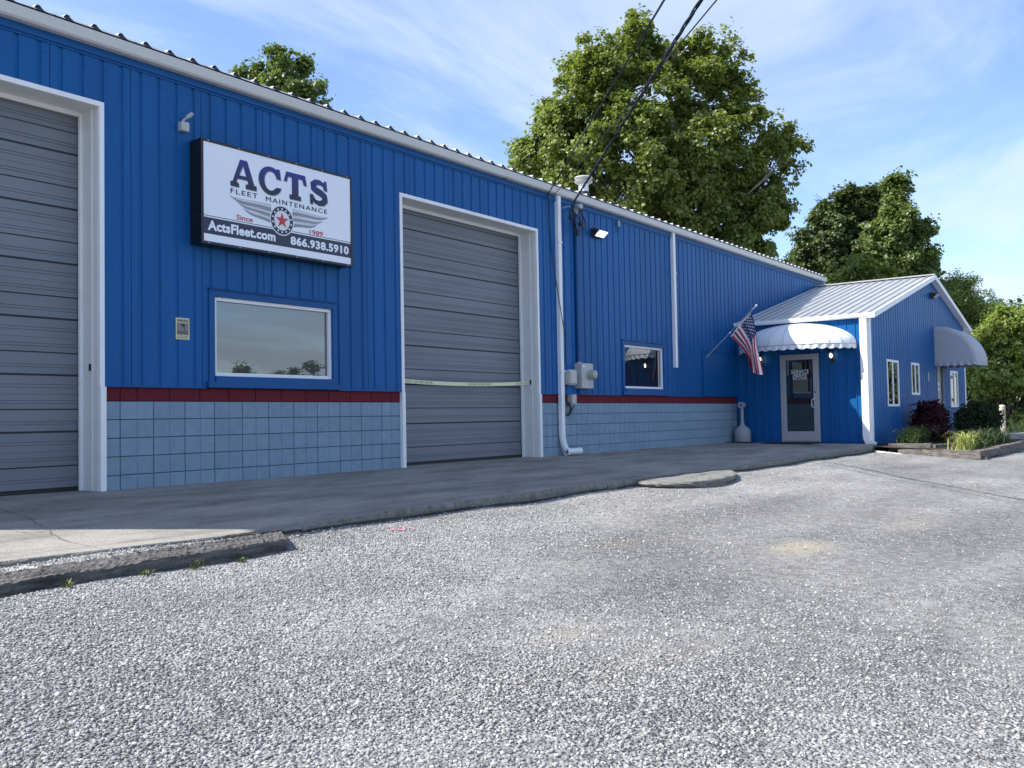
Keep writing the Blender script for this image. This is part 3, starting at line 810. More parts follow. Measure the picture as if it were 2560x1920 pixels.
def roof_sheet(w, nr, pitch, first, base, top, h, length):
    pr = rib_profile(0.002, w - 0.002, pitch, base, top, h, first)
    mb = MB()
    mb.strip_sheet([[(a, 0, d), (a, length, d)] for a, d in pr])
    # pans turned down over the gutter, rib ends left open with dark closures
    for (a, da), (b_, db) in zip(pr[:-1], pr[1:]):
        if da == 0 and db == 0:
            mb.face([(a, 0, 0), (a + 0.006, -0.060, -0.036), (b_ - 0.006, -0.060, -0.036), (b_, 0, 0)])
    # dark closures under the ribs
    for k in range(nr):
        c = first + 0.002 + k * pitch
        if c + base / 2 < w: mb.face([(c - base / 2, -0.056, -0.036), (c + base / 2, -0.056, -0.036), (c + base / 2, 0.004, -0.002), (c + top / 2, 0.004, h - 0.003), (c - top / 2, 0.004, h - 0.003), (c - base / 2, 0.004, -0.002)], 1)
    return mb
rs = roof_sheet(PW, 3, 0.3048, 0.1524, 0.085, 0.035, 0.036, 8.2)
rs.xform(lambda x, y, z: (x, -0.098 + y, 5.020 + y * SL + z))
rme = rs.data('roof_panel', [M['roof'], M['black']])
rs2 = roof_sheet(PW, 3, 0.3048, 0.1524, 0.085, 0.035, 0.036, 8.2)
rs2.xform(lambda x, y, z: (x, 16.2 - y, 5.035 + y * SL + z))
rme2 = rs2.data('roof_panel', [M['roof'], M['black']])
for i in range(npan):
    link('roof_panel', rme, bld, (XW0 + i * PW, 0, 0))
    link('roof_panel', rme2, bld, (XW0 + i * PW, 0, 0))
cl = MB()  # black closure, also painting in the shaded gap between gutter and roof edge
cl.box(XW0, XW1, -0.118, -0.06, 4.945, 4.998)
cl.build('closure_gap_shade', M['black'], bld)

# roll-up doors
def door_sections(x0, x1, top, y, parent):
    h = 0.61
    n = int(math.ceil((top - 0.03) / h))
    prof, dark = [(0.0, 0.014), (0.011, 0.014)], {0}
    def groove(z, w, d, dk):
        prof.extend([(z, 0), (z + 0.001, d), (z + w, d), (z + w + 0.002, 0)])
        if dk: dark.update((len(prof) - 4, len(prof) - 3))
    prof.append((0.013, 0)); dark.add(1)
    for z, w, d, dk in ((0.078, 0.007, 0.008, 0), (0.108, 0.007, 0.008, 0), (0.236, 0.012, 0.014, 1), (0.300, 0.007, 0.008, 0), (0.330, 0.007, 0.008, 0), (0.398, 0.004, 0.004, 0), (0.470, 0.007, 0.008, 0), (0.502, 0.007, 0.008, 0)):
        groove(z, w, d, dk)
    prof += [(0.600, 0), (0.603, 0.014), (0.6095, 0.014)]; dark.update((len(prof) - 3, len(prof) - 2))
    for k in range(n):
        z0 = 0.055 + k * h
        pts = [(d, z0 + z) for z, d in prof if z0 + z <= top + 0.06]
        jm = dark
        if len(pts) < 2: continue
        mb = MB()
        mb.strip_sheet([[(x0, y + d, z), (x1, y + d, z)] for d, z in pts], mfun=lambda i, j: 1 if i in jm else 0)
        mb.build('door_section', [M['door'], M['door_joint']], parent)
def roll_door(x0, x1, top, slot):
    yd = 0.36
    back = MB(); back.box(x0, x1, yd + 0.016, yd + 0.05, 0.0, top + 0.1)
    d = back.build('roll_up_door', M['dark'], bld)
    door_sections(x0 + 0.002, x1 - 0.002, top, yd, d)
    bs = MB(); bs.box(x0, x1, yd - 0.01, yd + 0.014, 0.024, 0.053); bs.build('bottom_seal', M['black'], d)
    fr = MB()
    w = 0.055
    for s, xx in ((-1, x0), (1, x1)):
        a, b = (xx - w, xx) if s < 0 else (xx, xx + w)
        fr.box(a, b, -0.046, 0.0, BZ - 0.01, top + w)          # face trim above the block
        fr.box(a - 0.012 if s < 0 else a, b if s < 0 else b + 0.012, -0.058, 0.0, 0.02, BZ - 0.012)
        ra, rb = (xx - 0.012, xx) if s < 0 else (xx, xx + 0.012)
        fr.box(ra, rb, 0.0, yd + 0.01, 0.02, top + 0.02, 1)
        # inner stop and channel
        ia, ib = (xx + 0.0005, xx + 0.03) if s < 0 else (xx - 0.03, xx - 0.0005)
        fr.box(ia, ib, yd - 0.055, yd - 0.02, 0.02, top - 0.0, 0)
        ja, jb = (xx + 0.0005, xx + 0.008) if s < 0 else (xx - 0.008, xx - 0.0005)
        fr.box(ja, jb, 0.10, 0.115, 0.02, top, 0)
    fr.box(x0, x1, -0.046, 0.0, top + 0.001, top + w)
    fr.box(x0 - 0.01, x1 + 0.01, 0.001, yd + 0.01, top + 0.0015, top + 0.02, 1)
    fr.box(x0 + 0.031, x1 - 0.031, yd - 0.055, yd - 0.02, top - 0.05, top, 0)
    fr.build('door_trim', [M['white'], M['cream']], d)
    if slot:
        s_ = MB(); s_.bbox(x1 - 0.012, x1 + 0.002, 0.12, 0.16, 1.32, 1.40, 0.004)
        s_.build('jamb_latch', M['black'], d)
    return d
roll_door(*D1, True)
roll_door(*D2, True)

# windows of the long wall
def window_main(op, glassm, mull=False):
    x0, x1, z0, z1 = op
    f = MB(); w = 0.045
    fx0, fx1, fz0, fz1 = x0 + 0.045, x1 - 0.04, z0 + 0.055, z1 - 0.045
    for a, b, c, d in ((fx0, fx0 + w, fz0, fz1), (fx1 - w, fx1, fz0, fz1), (fx0 + w, fx1 - w, fz0, fz0 + w), (fx0 + w, fx1 - w, fz1 - w, fz1)):
        f.bbox(a, b, -0.012, 0.055, c, d, 0.003)
    win = f.build('window', M['vinyl'], bld)
    p = MB(); p.box(fx0 + w, fx1 - w, 0.028, 0.034, fz0 + w, fz1 - w); p.build('pane', glassm, win)
    if mull:
        s_ = MB(); s_.box(fx1 - w - 0.09, fx1 - w - 0.075, 0.02, 0.027, fz0 + w, fz1 - w); s_.build('sash_stile', M['vinyl'], win)
    t = MB()
    tw = 0.036
    t.box(x0 - tw, x0 + 0.043, -0.050, 0.06, z0 - 0.012, z1 + tw)
    t.box(x1 - 0.038, x1 + tw, -0.050, 0.06, z0 - 0.012, z1 + tw)
    t.box(x0 + 0.043, x1 - 0.038, -0.050, 0.06, z1 - 0.043, z1 + tw)
    t.prism([(-0.012, z1 + tw + 0.001), (-0.075, z1 + tw + 0.001), (-0.075, z1 + tw + 0.010), (-0.012, z1 + tw + 0.028)], lambda a, b, q_: (q_, a, b), x0 - tw - 0.01, x1 + tw + 0.01)
    t.box(x0 - tw - 0.03, x1 + tw + 0.03, -0.075, -0.0, z0 - 0.085, z0 - 0.013)
    t.box(x0 + 0.043, x1 - 0.038, -0.072, 0.06, z0 - 0.0125, z0 + 0.054)
    t.build('trim', M['blue_trim'], win)
window_main(W1, M['glass'])
window_main(W2, M['glass_dark'], True)

# flat cover sheet by the corner
cp_ = MB()
cp_.box(15.09, 17.02, -0.044, -0.034, BZ + 0.002, 2.235)
cp_.box(15.05, 17.06, -0.056, -0.0345, 2.236, 2.275)
cp_.box(15.05, 15.088, -0.056, -0.0335, BZ + 0.002, 2.2355)
cp_.build('cover_panel', M['blue_trim'], bld)

# downspouts
def downspout(x, zb, elbow):
    d = MB()
    w, dp = 0.052, 0.075
    prof = [(-w, -0.030), (-w, -0.030 - dp), (-w * 0.4, -0.030 - dp - 0.006), (w * 0.4, -0.030 - dp - 0.006), (w, -0.030 - dp), (w, -0.030)]
    d.prism(prof, lambda a, b, t: (x + a, b, t), zb, 4.829)
    o = d.build('downspout', M['white'], bld)
    s_ = MB()
    for z in ((1.55, 3.95) if elbow else (3.9,)):
        s_.box(x - w - 0.006, x + w + 0.006, -0.122, -0.028, z, z + 0.025)
    s_.build('bracket', M['white'], o)
    if elbow:
        e = MB()
        path = [(x, -0.07, zb + 0.06), (x, -0.07, zb - 0.02), (x, -0.085, zb - 0.10), (x + 0.01, -0.12, zb - 0.20), (x + 0.03, -0.13, 0.12)]
        e.tube(path, [0.062, 0.062, 0.06, 0.06, 0.058], 12)
        e.build('elbow', M['pvc'], o, 40)
        p = MB()
        n = 20; cx0, cx1 = x - 0.03, x + 0.42
        dirv = Vector((1.0, -0.10, 0)).normalized()
        base = Vector((x - 0.02, -0.155, 0.088))
        ring = []
        side = Vector((0, 0, 1)).cross(dirv)
        for (t, r) in ((0.42, 0.066), (0.36, 0.066), (0.355, 0.060), (0.10, 0.060), (0.095, 0.068), (0.0, 0.068), (0.0, 0.056), (0.35, 0.052)):
            ring.append([base + dirv * t + side * (r * math.cos(2 * math.pi * k / n)) + Vector((0, 0, r * math.sin(2 * math.pi * k / n))) for k in range(n + 1)])
        p.strip_sheet(ring)
        p.build('outlet_pipe', M['pvc'], o, 40)
downspout(8.90, 0.36, True)
downspout(13.58, 1.79, False)

# ------------------------------------------------------------------ office extension
off = thing('office_building', 'blue gabled office extension with white metal roof and glass service door', 'building', (22, -1.5, 0))
XO1 = 27.95
RX, RZ = 23.40, 4.56           # ridge
EZ = 3.00
kl = (RZ - EZ) / (RX - XS)
gtop = lambda s: (EZ + (s - XS) * kl if s < RX else RZ - (s - RX) * kl) - 0.03
fn_front = lambda s, d, z: (XS - 0.003 - d, -s, z)
DOORH = (1.175, 2.135, -1, 2.155)
for i in range(4):
    s0 = 0.03 + i * 0.82; s1 = s0 + 0.82
    siding_panel(s0, min(s1, 3.29), 0.012, lambda s: EZ - 0.06, [DOORH], fn_front, pitch=0.205, base=0.04, top=0.016, h=0.018).build('siding_panel', M['blue'], off)
GW = [(18.51, 19.62, 0.84, 2.01), (20.91, 21.79, 1.15, 2.015), (25.68, 26.78, 0.81, 1.94)]
GD = (23.95, 24.68, -1, 2.06)
fn_gab = lambda s, d, z: (s, YG - 0.003 - d, z)
x = XS + 0.02
while x < XO1 - 0.05:
    x1_ = min(x + PW, XO1)
    siding_panel(x, x1_, -0.06, gtop, GW + [GD], fn_gab, pitch=0.2286, base=0.052, top=0.026, h=-0.018).build('siding_panel', M['blue'], off)
    x += PW
ws = MB()
ws.box(XS + 0.01, XS + 0.09, YG + 0.01, -1.0 - 1.14, -0.3, EZ - 0.08)
ws.box(XS + 0.01, XS + 0.09, -1.17, -0.01, -0.3, EZ - 0.08)
ws.box(XS + 0.01, XS + 0.09, -2.14, -1.17, 2.16, EZ - 0.08)
wall_strips(ws, XS + 0.091, XO1 - 0.092, -0.3, EZ - 0.08, YG + 0.012, YG + 0.09, GW + [GD])
ws.prism([(XS + 0.1, EZ - 0.078), (XO1 - 0.1, EZ - 0.078), (XO1 - 0.1, gtop(XO1) - 0.03), (RX, RZ - 0.06)], lambda a, b, t: (a, t, b), YG + 0.012, YG + 0.09)
ws.box(XO1 - 0.09, XO1, YG + 0.01, -0.01, -0.3, gtop(XO1) - 0.04)
ws.build('wall_frame', M['blue_trim'], off)
# roof sheets of the office
kl_r = kl
pr_w = 0.9144
def off_sheet(y0, y1, left):
    pr = rib_profile(-y1 + 0.002, -y0 - 0.002, 0.2286, 0.036, 0.016, 0.028, 0.1143)
    mb = MB()
    if left:
        a, b = XS - 0.13, RX
        za, zb = RZ - (RX - a) * kl + 0.05, RZ + 0.05
    else:
        a, b = RX, XO1 + 0.5
        za, zb = RZ + 0.05, RZ - (b - RX) * kl + 0.05
    mb.strip_sheet([[(a, -s, za + d), (b, -s, zb + d)] for s, d in pr])
    mb.strip_sheet([[(a, -s, za + d - 0.008), (a, -s, za + d)] for s, d in pr])
    return mb
yy = -0.02
for i in range(4):
    y0, y1 = yy - PW * (i + 1), yy - PW * i
    y0 = max(y0, -3.47)
    off_sheet(y0, y1, True).build('roof_panel', M['roof'], off)
    off_sheet(y0, y1, False).build('roof_panel', M['roof'], off)
rc = MB()
rc.prism([(-0.16, RZ + 0.05), (0, RZ + 0.095), (0.16, RZ + 0.05), (0.16, RZ + 0.062), (0, RZ + 0.107), (-0.16, RZ + 0.062)], lambda a, b, t: (RX + a, t, b), -3.49, -0.03)
rc.build('ridge_cap', M['roof'], off)
rk = MB()
zl = lambda xx: (RZ - abs(RX - xx) * kl)
for a, b in ((XS - 0.14, RX), (RX, XO1 + 0.5)):
    rk.mesh([(a, -3.475, zl(a) - 0.055), (b, -3.475, zl(b) - 0.055), (b, -3.475, zl(b) + 0.07), (a, -3.475, zl(a) + 0.07),
             (a, -3.50, zl(a) - 0.055), (b, -3.50, zl(b) - 0.055), (b, -3.50, zl(b) + 0.07), (a, -3.50, zl(a) + 0.07)],
            [(0, 1, 2, 3), (7, 6, 5, 4), (4, 5, 1, 0), (3, 2, 6, 7), (0, 3, 7, 4), (1, 5, 6, 2)])
    rk.mesh([(a, -3.50, zl(a) - 0.061), (b, -3.50, zl(b) - 0.061), (b, -3.30, zl(b) - 0.061), (a, -3.30, zl(a) - 0.061),
             (a, -3.50, zl(a) - 0.055), (b, -3.50, zl(b) - 0.055), (b, -3.30, zl(b) - 0.055), (a, -3.30, zl(a) - 0.055)],
            [(0, 1, 2, 3), (7, 6, 5, 4), (0, 4, 5, 1), (2, 6, 7, 3)])
rk.build('rake_trim', M['white'], off)
gt = MB()
gt.prism([(-0.03, 2.985), (-0.03, 2.93), (-0.105, 2.93), (-0.125, 2.955), (-0.132, 3.02), (-0.136, 3.035), (-0.126, 3.035), (-0.115, 2.96), (-0.10, 2.942), (-0.04, 2.942), (-0.04, 2.985)], lambda a, b, t: (XS + a, t, b), -3.47, -0.02)
gt.build('gutter', M['white'], off)
ds = MB()
ds.prism([(-3.30, -0.03), (-3.30, -0.105), (-3.14, -0.105), (-3.14, -0.03)], lambda a, b, t: (XS + b, a, t), 0.17, 2.929)
dso = ds.build('downspout', M['white'], off)
el = MB()
pth = [(-3.22, 0.20, 0), (-3.225, 0.10, 0), (-3.26, 0.02, 0), (-3.33, -0.04, 0), (-3.42, -0.07, 0)]
rings = []
for i, (yy_, zz_, _) in enumerate(pth):
    a = Vector((0, pth[min(i + 1, 4)][0] - pth[max(i - 1, 0)][0], pth[min(i + 1, 4)][1] - pth[max(i - 1, 0)][1])).normalized()
    nrm = Vector((0, -a.z, a.y))
    c = Vector((XS - 0.068, yy_, zz_))
    rings.append([c + nrm * 0.078 + Vector((-0.038, 0, 0)), c + nrm * 0.078 + Vector((0.038, 0, 0)), c - nrm * 0.078 + Vector((0.038, 0, 0)), c - nrm * 0.078 + Vector((-0.038, 0, 0)), c + nrm * 0.078 + Vector((-0.038, 0, 0))])
el.strip_sheet(rings)
el.build('elbow', M['white'], dso)
ct = MB()
ct.box(XS - 0.028, XS - 0.004, YG - 0.03, YG + 0.12, -0.02, 2.93)
ct.box(XS - 0.028, XS + 0.115, YG - 0.045, YG - 0.0305, -0.02, 2.94)
ct.build('corner_trim', M['white'], off)
ct = MB(); ct.box(XO1 - 0.1, XO1 + 0.03, YG - 0.045, YG - 0.026, -0.05, gtop(XO1) - 0.1); ct.build('corner_trim', M['white'], off)

# service door
df = MB()
y0, y1, zt = -2.13, -1.18, 2.15
xa, xb = XS - 0.045, XS + 0.03
for a, b, c, d in ((y0, y0 + 0.05, 0.022, zt), (y1 - 0.05, y1, 0.022, zt), (y0 + 0.05, y1 - 0.05, zt - 0.055, zt)):
    df.box(xa, xb, a, b, c, d)
dr = df.build('service_door', M['aluminium'], off)
lf = MB()
ya, yb = y0 + 0.053, y1 - 0.053
for a, b, c, d in ((ya, ya + 0.085, 0.035, zt - 0.058), (yb - 0.085, yb, 0.035, zt - 0.058), (ya + 0.085, yb - 0.085, zt - 0.13, zt - 0.058), (ya + 0.085, yb - 0.085, 0.035, 0.27)):
    lf.bbox(xa + 0.008, xb - 0.01, a, b, c, d, 0.003)
lf.build('door_leaf', M['aluminium'], dr)
pn = MB(); pn.box(xa + 0.025, xa + 0.033, ya + 0.085, yb - 0.085, 0.27, zt - 0.13); pn.build('pane', M['door_glass'], dr)
hd = MB(); hy = ya + 0.045
hd.tube([(xa + 0.008, hy, 1.06), (xa - 0.05, hy, 1.06), (xa - 0.065, hy + 0.02, 1.055), (xa - 0.065, hy + 0.065, 1.03), (xa - 0.065, hy + 0.065, 0.87), (xa - 0.065, hy + 0.02, 0.845), (xa - 0.05, hy, 0.84), (xa + 0.008, hy, 0.84)], 0.011, 8)
hd.build('handle', M['pole'], dr, 40)
lk_ = MB(); lk_.box(xa + 0.001, xa + 0.009, hy - 0.015, hy + 0.015, 1.20, 1.235); lk_.build('lock', M['black'], dr)
th = MB(); th.box(xa - 0.02, xb, y0, y1, 0.012, 0.022); th.build('threshold', M['aluminium'], dr)
fd = lambda a, b, d: (xa + 0.0245 - d, -a, b)
text_on('SERVICE', (1.45, 1.675, 1.885, 1.775), fd, M['vinyl'], 'lettering', dr, 0.0, 1.12)
text_on('OFFICE', (1.49, 1.565, 1.83, 1.65), fd, M['vinyl'], 'lettering', dr, 0.0, 1.12)
ln = MB(); ln.box(xa + 0.022, xa + 0.0243, -1.845, -1.49, 1.543, 1.552)
ln.box(xa + 0.022, xa + 0.0243, -1.84, -1.52, 1.660, 1.666); ln.build('lettering_rule', M['vinyl'], dr)

# gable windows, door, number plate
for (a, b, c, d) in GW:
    f = MB(); w = 0.075
    f.box(a, a + w, YG - 0.042, YG + 0.05, c, d); f.box(b - w, b, YG - 0.042, YG + 0.05, c, d)
    f.box(a + w, b - w, YG - 0.042, YG + 0.05, c, c + 0.06); f.box(a + w, b - w, YG - 0.042, YG + 0.05, d - 0.06, d)
    mid = (a + b) / 2
    f.box(mid - 0.04, mid + 0.04, YG - 0.038, YG + 0.05, c + 0.06, d - 0.06)
    wn = f.build('window', M['vinyl'], off)
    for u, v in ((a + w, mid - 0.04), (mid + 0.04, b - w)):
        p = MB(); p.box(u, v, YG - 0.022, YG - 0.014, c + 0.06, d - 0.06); p.build('pane', M['glass_dark'], wn)
gd = MB()
gd.box(GD[0] - 0.05, GD[0], YG - 0.04, YG + 0.05, -0.02, GD[3] + 0.05); gd.box(GD[1], GD[1] + 0.05, YG - 0.04, YG + 0.05, -0.02, GD[3] + 0.05)
gd.box(GD[0], GD[1], YG - 0.04, YG + 0.05, GD[3], GD[3] + 0.05)
gdo = gd.build('side_door', M['door'], off)
gl = MB(); gl.box(GD[0], GD[1], YG + 0.02, YG + 0.06, -0.02, GD[3]); gl.build('door_leaf', M['aluminium'], gdo)
kn = MB(); kn.lathe([(0.012, 0.0), (0.012, 0.04), (0.03, 0.05), (0.03, 0.07), (0.015, 0.08)], 0, 0, 10)
kn.xform(lambda x_, y_, z_: (GD[1] - 0.08 + x_, YG + 0.019 - z_, 0.95 + y_)); kn.build('handle', M['pole'], gdo, 40)
nt_ = MB(); nt_.box(GD[0] + 0.28, GD[0] + 0.48, YG + 0.016, YG + 0.0195, 1.45, 1.56); nt_.box(GD[0] + 0.28, GD[0] + 0.48, YG + 0.016, YG + 0.0195, 1.30, 1.40); nt_.build('notice', M['vinyl'], gdo)
npm = MB(); npm.bbox(22.78, 22.86, YG - 0.05, YG - 0.026, 1.56, 1.79, 0.004)
npm.build('number_plate', M['plastic_beige'], off)

# ------------------------------------------------------------------ awnings
def valance(mb, pts, h, n_sc, mi=0):
    """scalloped strip hanging from a polyline"""
    cum = [0]
    for a, b in zip(pts[:-1], pts[1:]): cum.append(cum[-1] + (Vector(b) - Vector(a)).length)
    tot = cum[-1]; N = n_sc * 8
    g = []
    for i in range(N + 1):
        s = tot * i / N
        k = max(j for j in range(len(cum)) if cum[j] <= s + 1e-9); k = min(k, len(pts) - 2)
        t = (s - cum[k]) / max(cum[k + 1] - cum[k], 1e-6)
        p = Vector(pts[k]).lerp(Vector(pts[k + 1]), t)
        ph = (i % 8) / 8
        drop = h * (0.72 + 0.28 * math.sin(math.pi * ph))
        wv = 0.012 * math.sin(i * 0.9)
        g.append([p, p + Vector((wv, wv, -drop * 0.5)), p + Vector((wv * 1.4, wv, -drop))])
    mb.strip_sheet(g, mi)
aw = MB()
YC, WA, DA, ZV, HA = -1.60, 1.44, 0.92, 2.335, 0.56
gores = 12
gsec = []
for ia in range(gores * 3 + 1):
    a = math.pi * ia / (gores * 3)
    row = []
    for ib in range(13):
        b = math.pi / 2 * ib / 12
        sag = 0.012 * (0.5 - abs((ia % 3) / 3 - 0.5)) if ia % 3 else 0
        rr = math.cos(b) - sag * 1.2
        row.append((XS - 0.03 - DA * math.sin(a) * max(rr, 0), YC + WA * math.cos(a) * max(rr, 0), ZV + HA * math.sin(b)))
    gsec.append(row)
awt = thing('awning', 'white domed fabric awning with scalloped edge over the glass service door', 'awning', (XS, YC, ZV))
aw.strip_sheet(gsec); aw.build('canopy', M['awning'], awt, 20)
va = MB(); valance(va, [r[0] for r in gsec], 0.125, 17); va.build('valance', M['awning'], awt, 60)
sm = MB()
for ia in range(0, gores * 3 + 1, 3):
    r = gsec[ia]
    sm.tube([Vector(p) + Vector((-0.003, 0, 0.003)) for p in r[:-1]], 0.006, 4, caps=False)
sm.tube([Vector(r[0]) for r in gsec], 0.011, 5)
sm.build('seam', M['awning_grey'], awt)

aw2 = thing('awning', 'grey quarter-barrel awning on the gable wall over the side door', 'awning', (24.4, YG, 2.1))
AX0, AX1, AD, AZ0, AH = 23.72, 25.30, 1.14, 2.115, 1.06
mb = MB(); arc = []
for k in range(15):
    t = math.pi / 2 * k / 14
    arc.append((YG - 0.03 - AD * math.cos(t), AZ0 + AH * math.sin(t)))
rad = 0.10
rows = []
for (yy_, zz_) in arc:
    cy, cz = YG - 0.03, AZ0
    def sh_(f): return (cy + (yy_ - cy) * f, cz + (zz_ - cz) * f)
    rows.append([(AX0, *sh_(0.90)), (AX0 + 0.03, *sh_(0.965)), (AX0 + 0.10, *sh_(1.0)), (AX1 - 0.10, *sh_(1.0)), (AX1 - 0.03, *sh_(0.965)), (AX1, *sh_(0.90))])
mb.strip_sheet(rows)
for s_ in (0, 5):
    ed = [r[s_] for r in rows]
    mb.face(ed + [(ed[0][0], YG - 0.03, AZ0)])
mb.build('canopy', M['awning_grey'], aw2, 35)
va = MB(); yb_ = YG - 0.03 - AD * 0.9
valance(va, [(AX0, YG - 0.03, AZ0), (AX0, yb_, AZ0), (AX0 + 0.08, YG - 0.03 - AD, AZ0), (AX1 - 0.08, YG - 0.03 - AD, AZ0), (AX1, yb_, AZ0), (AX1, YG - 0.03, AZ0)], 0.125, 18)
va.build('valance', M['awning_grey'], aw2, 60)

# ------------------------------------------------------------------ sign
sg = thing('sign_cabinet', 'white lightbox sign in black frame reading ACTS FLEET MAINTENANCE with winged star', 'sign', (2.28, -0.1, 2.83))
SX0, SX1, SZ0, SZ1, SY = 1.075, 3.492, 2.832, 4.078, -0.25
cab = MB()
cab.bbox(SX0 + 0.004, SX1 - 0.004, SY + 0.012, -0.03, SZ0 + 0.004, SZ1 - 0.004, 0.006)
fw = 0.034
for a, b, c, d in ((SX0, SX0 + fw, SZ0, SZ1), (SX1 - fw, SX1, SZ0, SZ1), (SX0 + fw, SX1 - fw, SZ0, SZ0 + fw), (SX0 + fw, SX1 - fw, SZ1 - fw, SZ1)):
    cab.bbox(a, b, SY - 0.006, SY + 0.03, c, d, 0.004)
cab.build('frame', M['sign_case'], sg)
fc_ = MB(); fc_.box(SX0 + fw, SX1 - fw, SY + 0.002, SY + 0.011, SZ0 + fw, SZ1 - fw); fc_.build('face', M['sign_white'], sg)
fs_ = lambda a, b, d: (a, SY + 0.0015 - d, b)
bd = MB(); bd.box(SX0 + fw, SX1 - fw, SY + 0.0008, SY + 0.0018, 2.955, 3.150); bd.box(SX0 + fw, SX1 - fw, SY + 0.0008, SY + 0.0018, 3.165, 3.173); bd.build('band', M['sign_navy'], sg)
scw = MB()
for xx in np.linspace(SX0 + 0.1, SX1 - 0.1, 6):
    for zz in (SZ0 + 0.017, SZ1 - 0.017):
        scw.box(xx - 0.008, xx + 0.008, SY - 0.009, SY - 0.0065, zz - 0.006, zz + 0.006)
scw.build('screw', M['steel_grey'], sg)

def poly2(mb, pts, d, mi=0):
    mb.face([fs_(a, b, d) for a, b in pts], mi)
def slab_letters(d, dx_=0, dz_=0):
    mb = MB()
    cnt = [0]
    def P(pts):
        cnt[0] += 1
        poly2(mb, [(a + dx_, b + dz_) for a, b in pts], d + cnt[0] * 0.00002)
    Q = lambda *p: P(p)
    z0, z1 = 3.585, 3.930
    # A
    Q((1.628, z1), (1.736, z1), (1.842, 3.645), (1.752, 3.645), (1.676, 3.862), (1.648, 3.862))
    Q((1.628, z1), (1.648, 3.862), (1.676, 3.862), (1.572, 3.645), (1.520, 3.645), (1.622, 3.905))
    Q((1.598, 3.735), (1.590, 3.690), (1.768, 3.690), (1.752, 3.735))
    Q((1.489, z0), (1.489, 3.645), (1.592, 3.645), (1.612, 3.630), (1.612, z0))
    Q((1.712, z0), (1.712, 3.630), (1.732, 3.645), (1.875, 3.645), (1.875, z0))
    # C
    cx, cz, ro, ri = 2.095, 3.757, (0.188, 0.180), (0.098, 0.122)
    N = 22; a0, a1 = math.radians(42), math.radians(318)
    for k in range(N):
        u, v = a0 + (a1 - a0) * k / N, a0 + (a1 - a0) * (k + 1) / N
        Q((cx + ro[0] * math.cos(u), cz + ro[1] * math.sin(u)), (cx + ro[0] * math.cos(v), cz + ro[1] * math.sin(v)), (cx + ri[0] * math.cos(v), cz + ri[1] * math.sin(v)), (cx + ri[0] * math.cos(u), cz + ri[1] * math.sin(u)))
    Q((2.190, 3.926), (2.238, 3.926), (2.258, 3.795), (2.190, 3.795), (2.165, 3.85))
    Q((2.166, 3.674), (2.200, 3.690), (2.266, 3.690), (2.236, 3.637))
    # T
    Q((2.345, z1), (2.655, z1), (2.650, 3.868), (2.350, 3.868))
    Q((2.345, z1), (2.350, 3.868), (2.372, 3.868), (2.350, 3.800), (2.302, 3.800))
    Q((2.655, z1), (2.682, 3.800), (2.630, 3.800), (2.606, 3.868), (2.650, 3.868))
    Q((2.435, 3.868), (2.540, 3.868), (2.540, 3.645), (2.435, 3.645))
    Q((2.395, z0), (2.395, 3.645), (2.582, 3.645), (2.582, z0))
    # S as a stroked spine
    sp = [(2.992, 3.833), (2.965, 3.872), (2.905, 3.893), (2.835, 3.885), (2.790, 3.848), (2.795, 3.805), (2.850, 3.775), (2.930, 3.752), (2.990, 3.715), (2.998, 3.665), (2.960, 3.628), (2.895, 3.612), (2.825, 3.628), (2.790, 3.672)]
    hw = [0.020, 0.026, 0.033, 0.038, 0.048, 0.050, 0.046, 0.046, 0.050, 0.050, 0.040, 0.033, 0.028, 0.022]
    nr = []
    for k in range(len(sp)):
        t = Vector((sp[min(k + 1, len(sp) - 1)][0] - sp[max(k - 1, 0)][0], sp[min(k + 1, len(sp) - 1)][1] - sp[max(k - 1, 0)][1])).normalized()
        n_ = Vector((-t.y, t.x)); nr.append((Vector(sp[k]) + n_ * hw[k], Vector(sp[k]) - n_ * hw[k]))
    for k in range(len(sp) - 1):
        P([tuple(nr[k][0]), tuple(nr[k + 1][0]), tuple(nr[k + 1][1]), tuple(nr[k][1])])
    Q((2.985, 3.925), (3.022, 3.925), (3.036, 3.795), (2.982, 3.795), (2.962, 3.85))
    Q((2.734, 3.715), (2.790, 3.715), (2.815, 3.66), (2.775, 3.582), (2.740, 3.582))
    return mb
slab_letters(0.0008, 0.010, -0.010).build('letter_shadow', M['sign_g0'], sg)
slab_letters(0.0020).build('lettering', M['sign_grad'], sg)
text_on('FLEET', (1.489, 3.494, 1.888, 3.553), fs_, M['sign_navy'], 'lettering', sg, 0.0, 1.28)
text_on('FLEET', (1.4935, 3.4960, 1.8925, 3.5550), fs_, M['sign_navy'], 'lettering', sg, 0.0, 1.28, 0.0019)
text_on('MAINTENANCE', (2.016, 3.488, 3.030, 3.547), fs_, M['sign_navy'], 'lettering', sg, 0.0, 1.28)
text_on('MAINTENANCE', (2.0205, 3.4900, 3.0345, 3.5490), fs_, M['sign_navy'], 'lettering', sg, 0.0, 1.28, 0.0019)
text_on('Since', (1.575, 3.186, 1.814, 3.250), fs_, M['sign_red'], 'lettering', sg, 0.022)
text_on('1989', (2.725, 3.174, 2.957, 3.240), fs_, M['sign_red'], 'lettering', sg, 0.022)
text_on('ActsFleet.com', (1.165, 2.998, 2.163, 3.117), fs_, M['sign_white'], 'lettering', sg, 0.040, 1.04, 0.0022)
text_on('866.938.5910', (2.405, 2.993, 3.418, 3.108), fs_, M['sign_white'], 'lettering', sg, 0.040, 1.06, 0.0022)
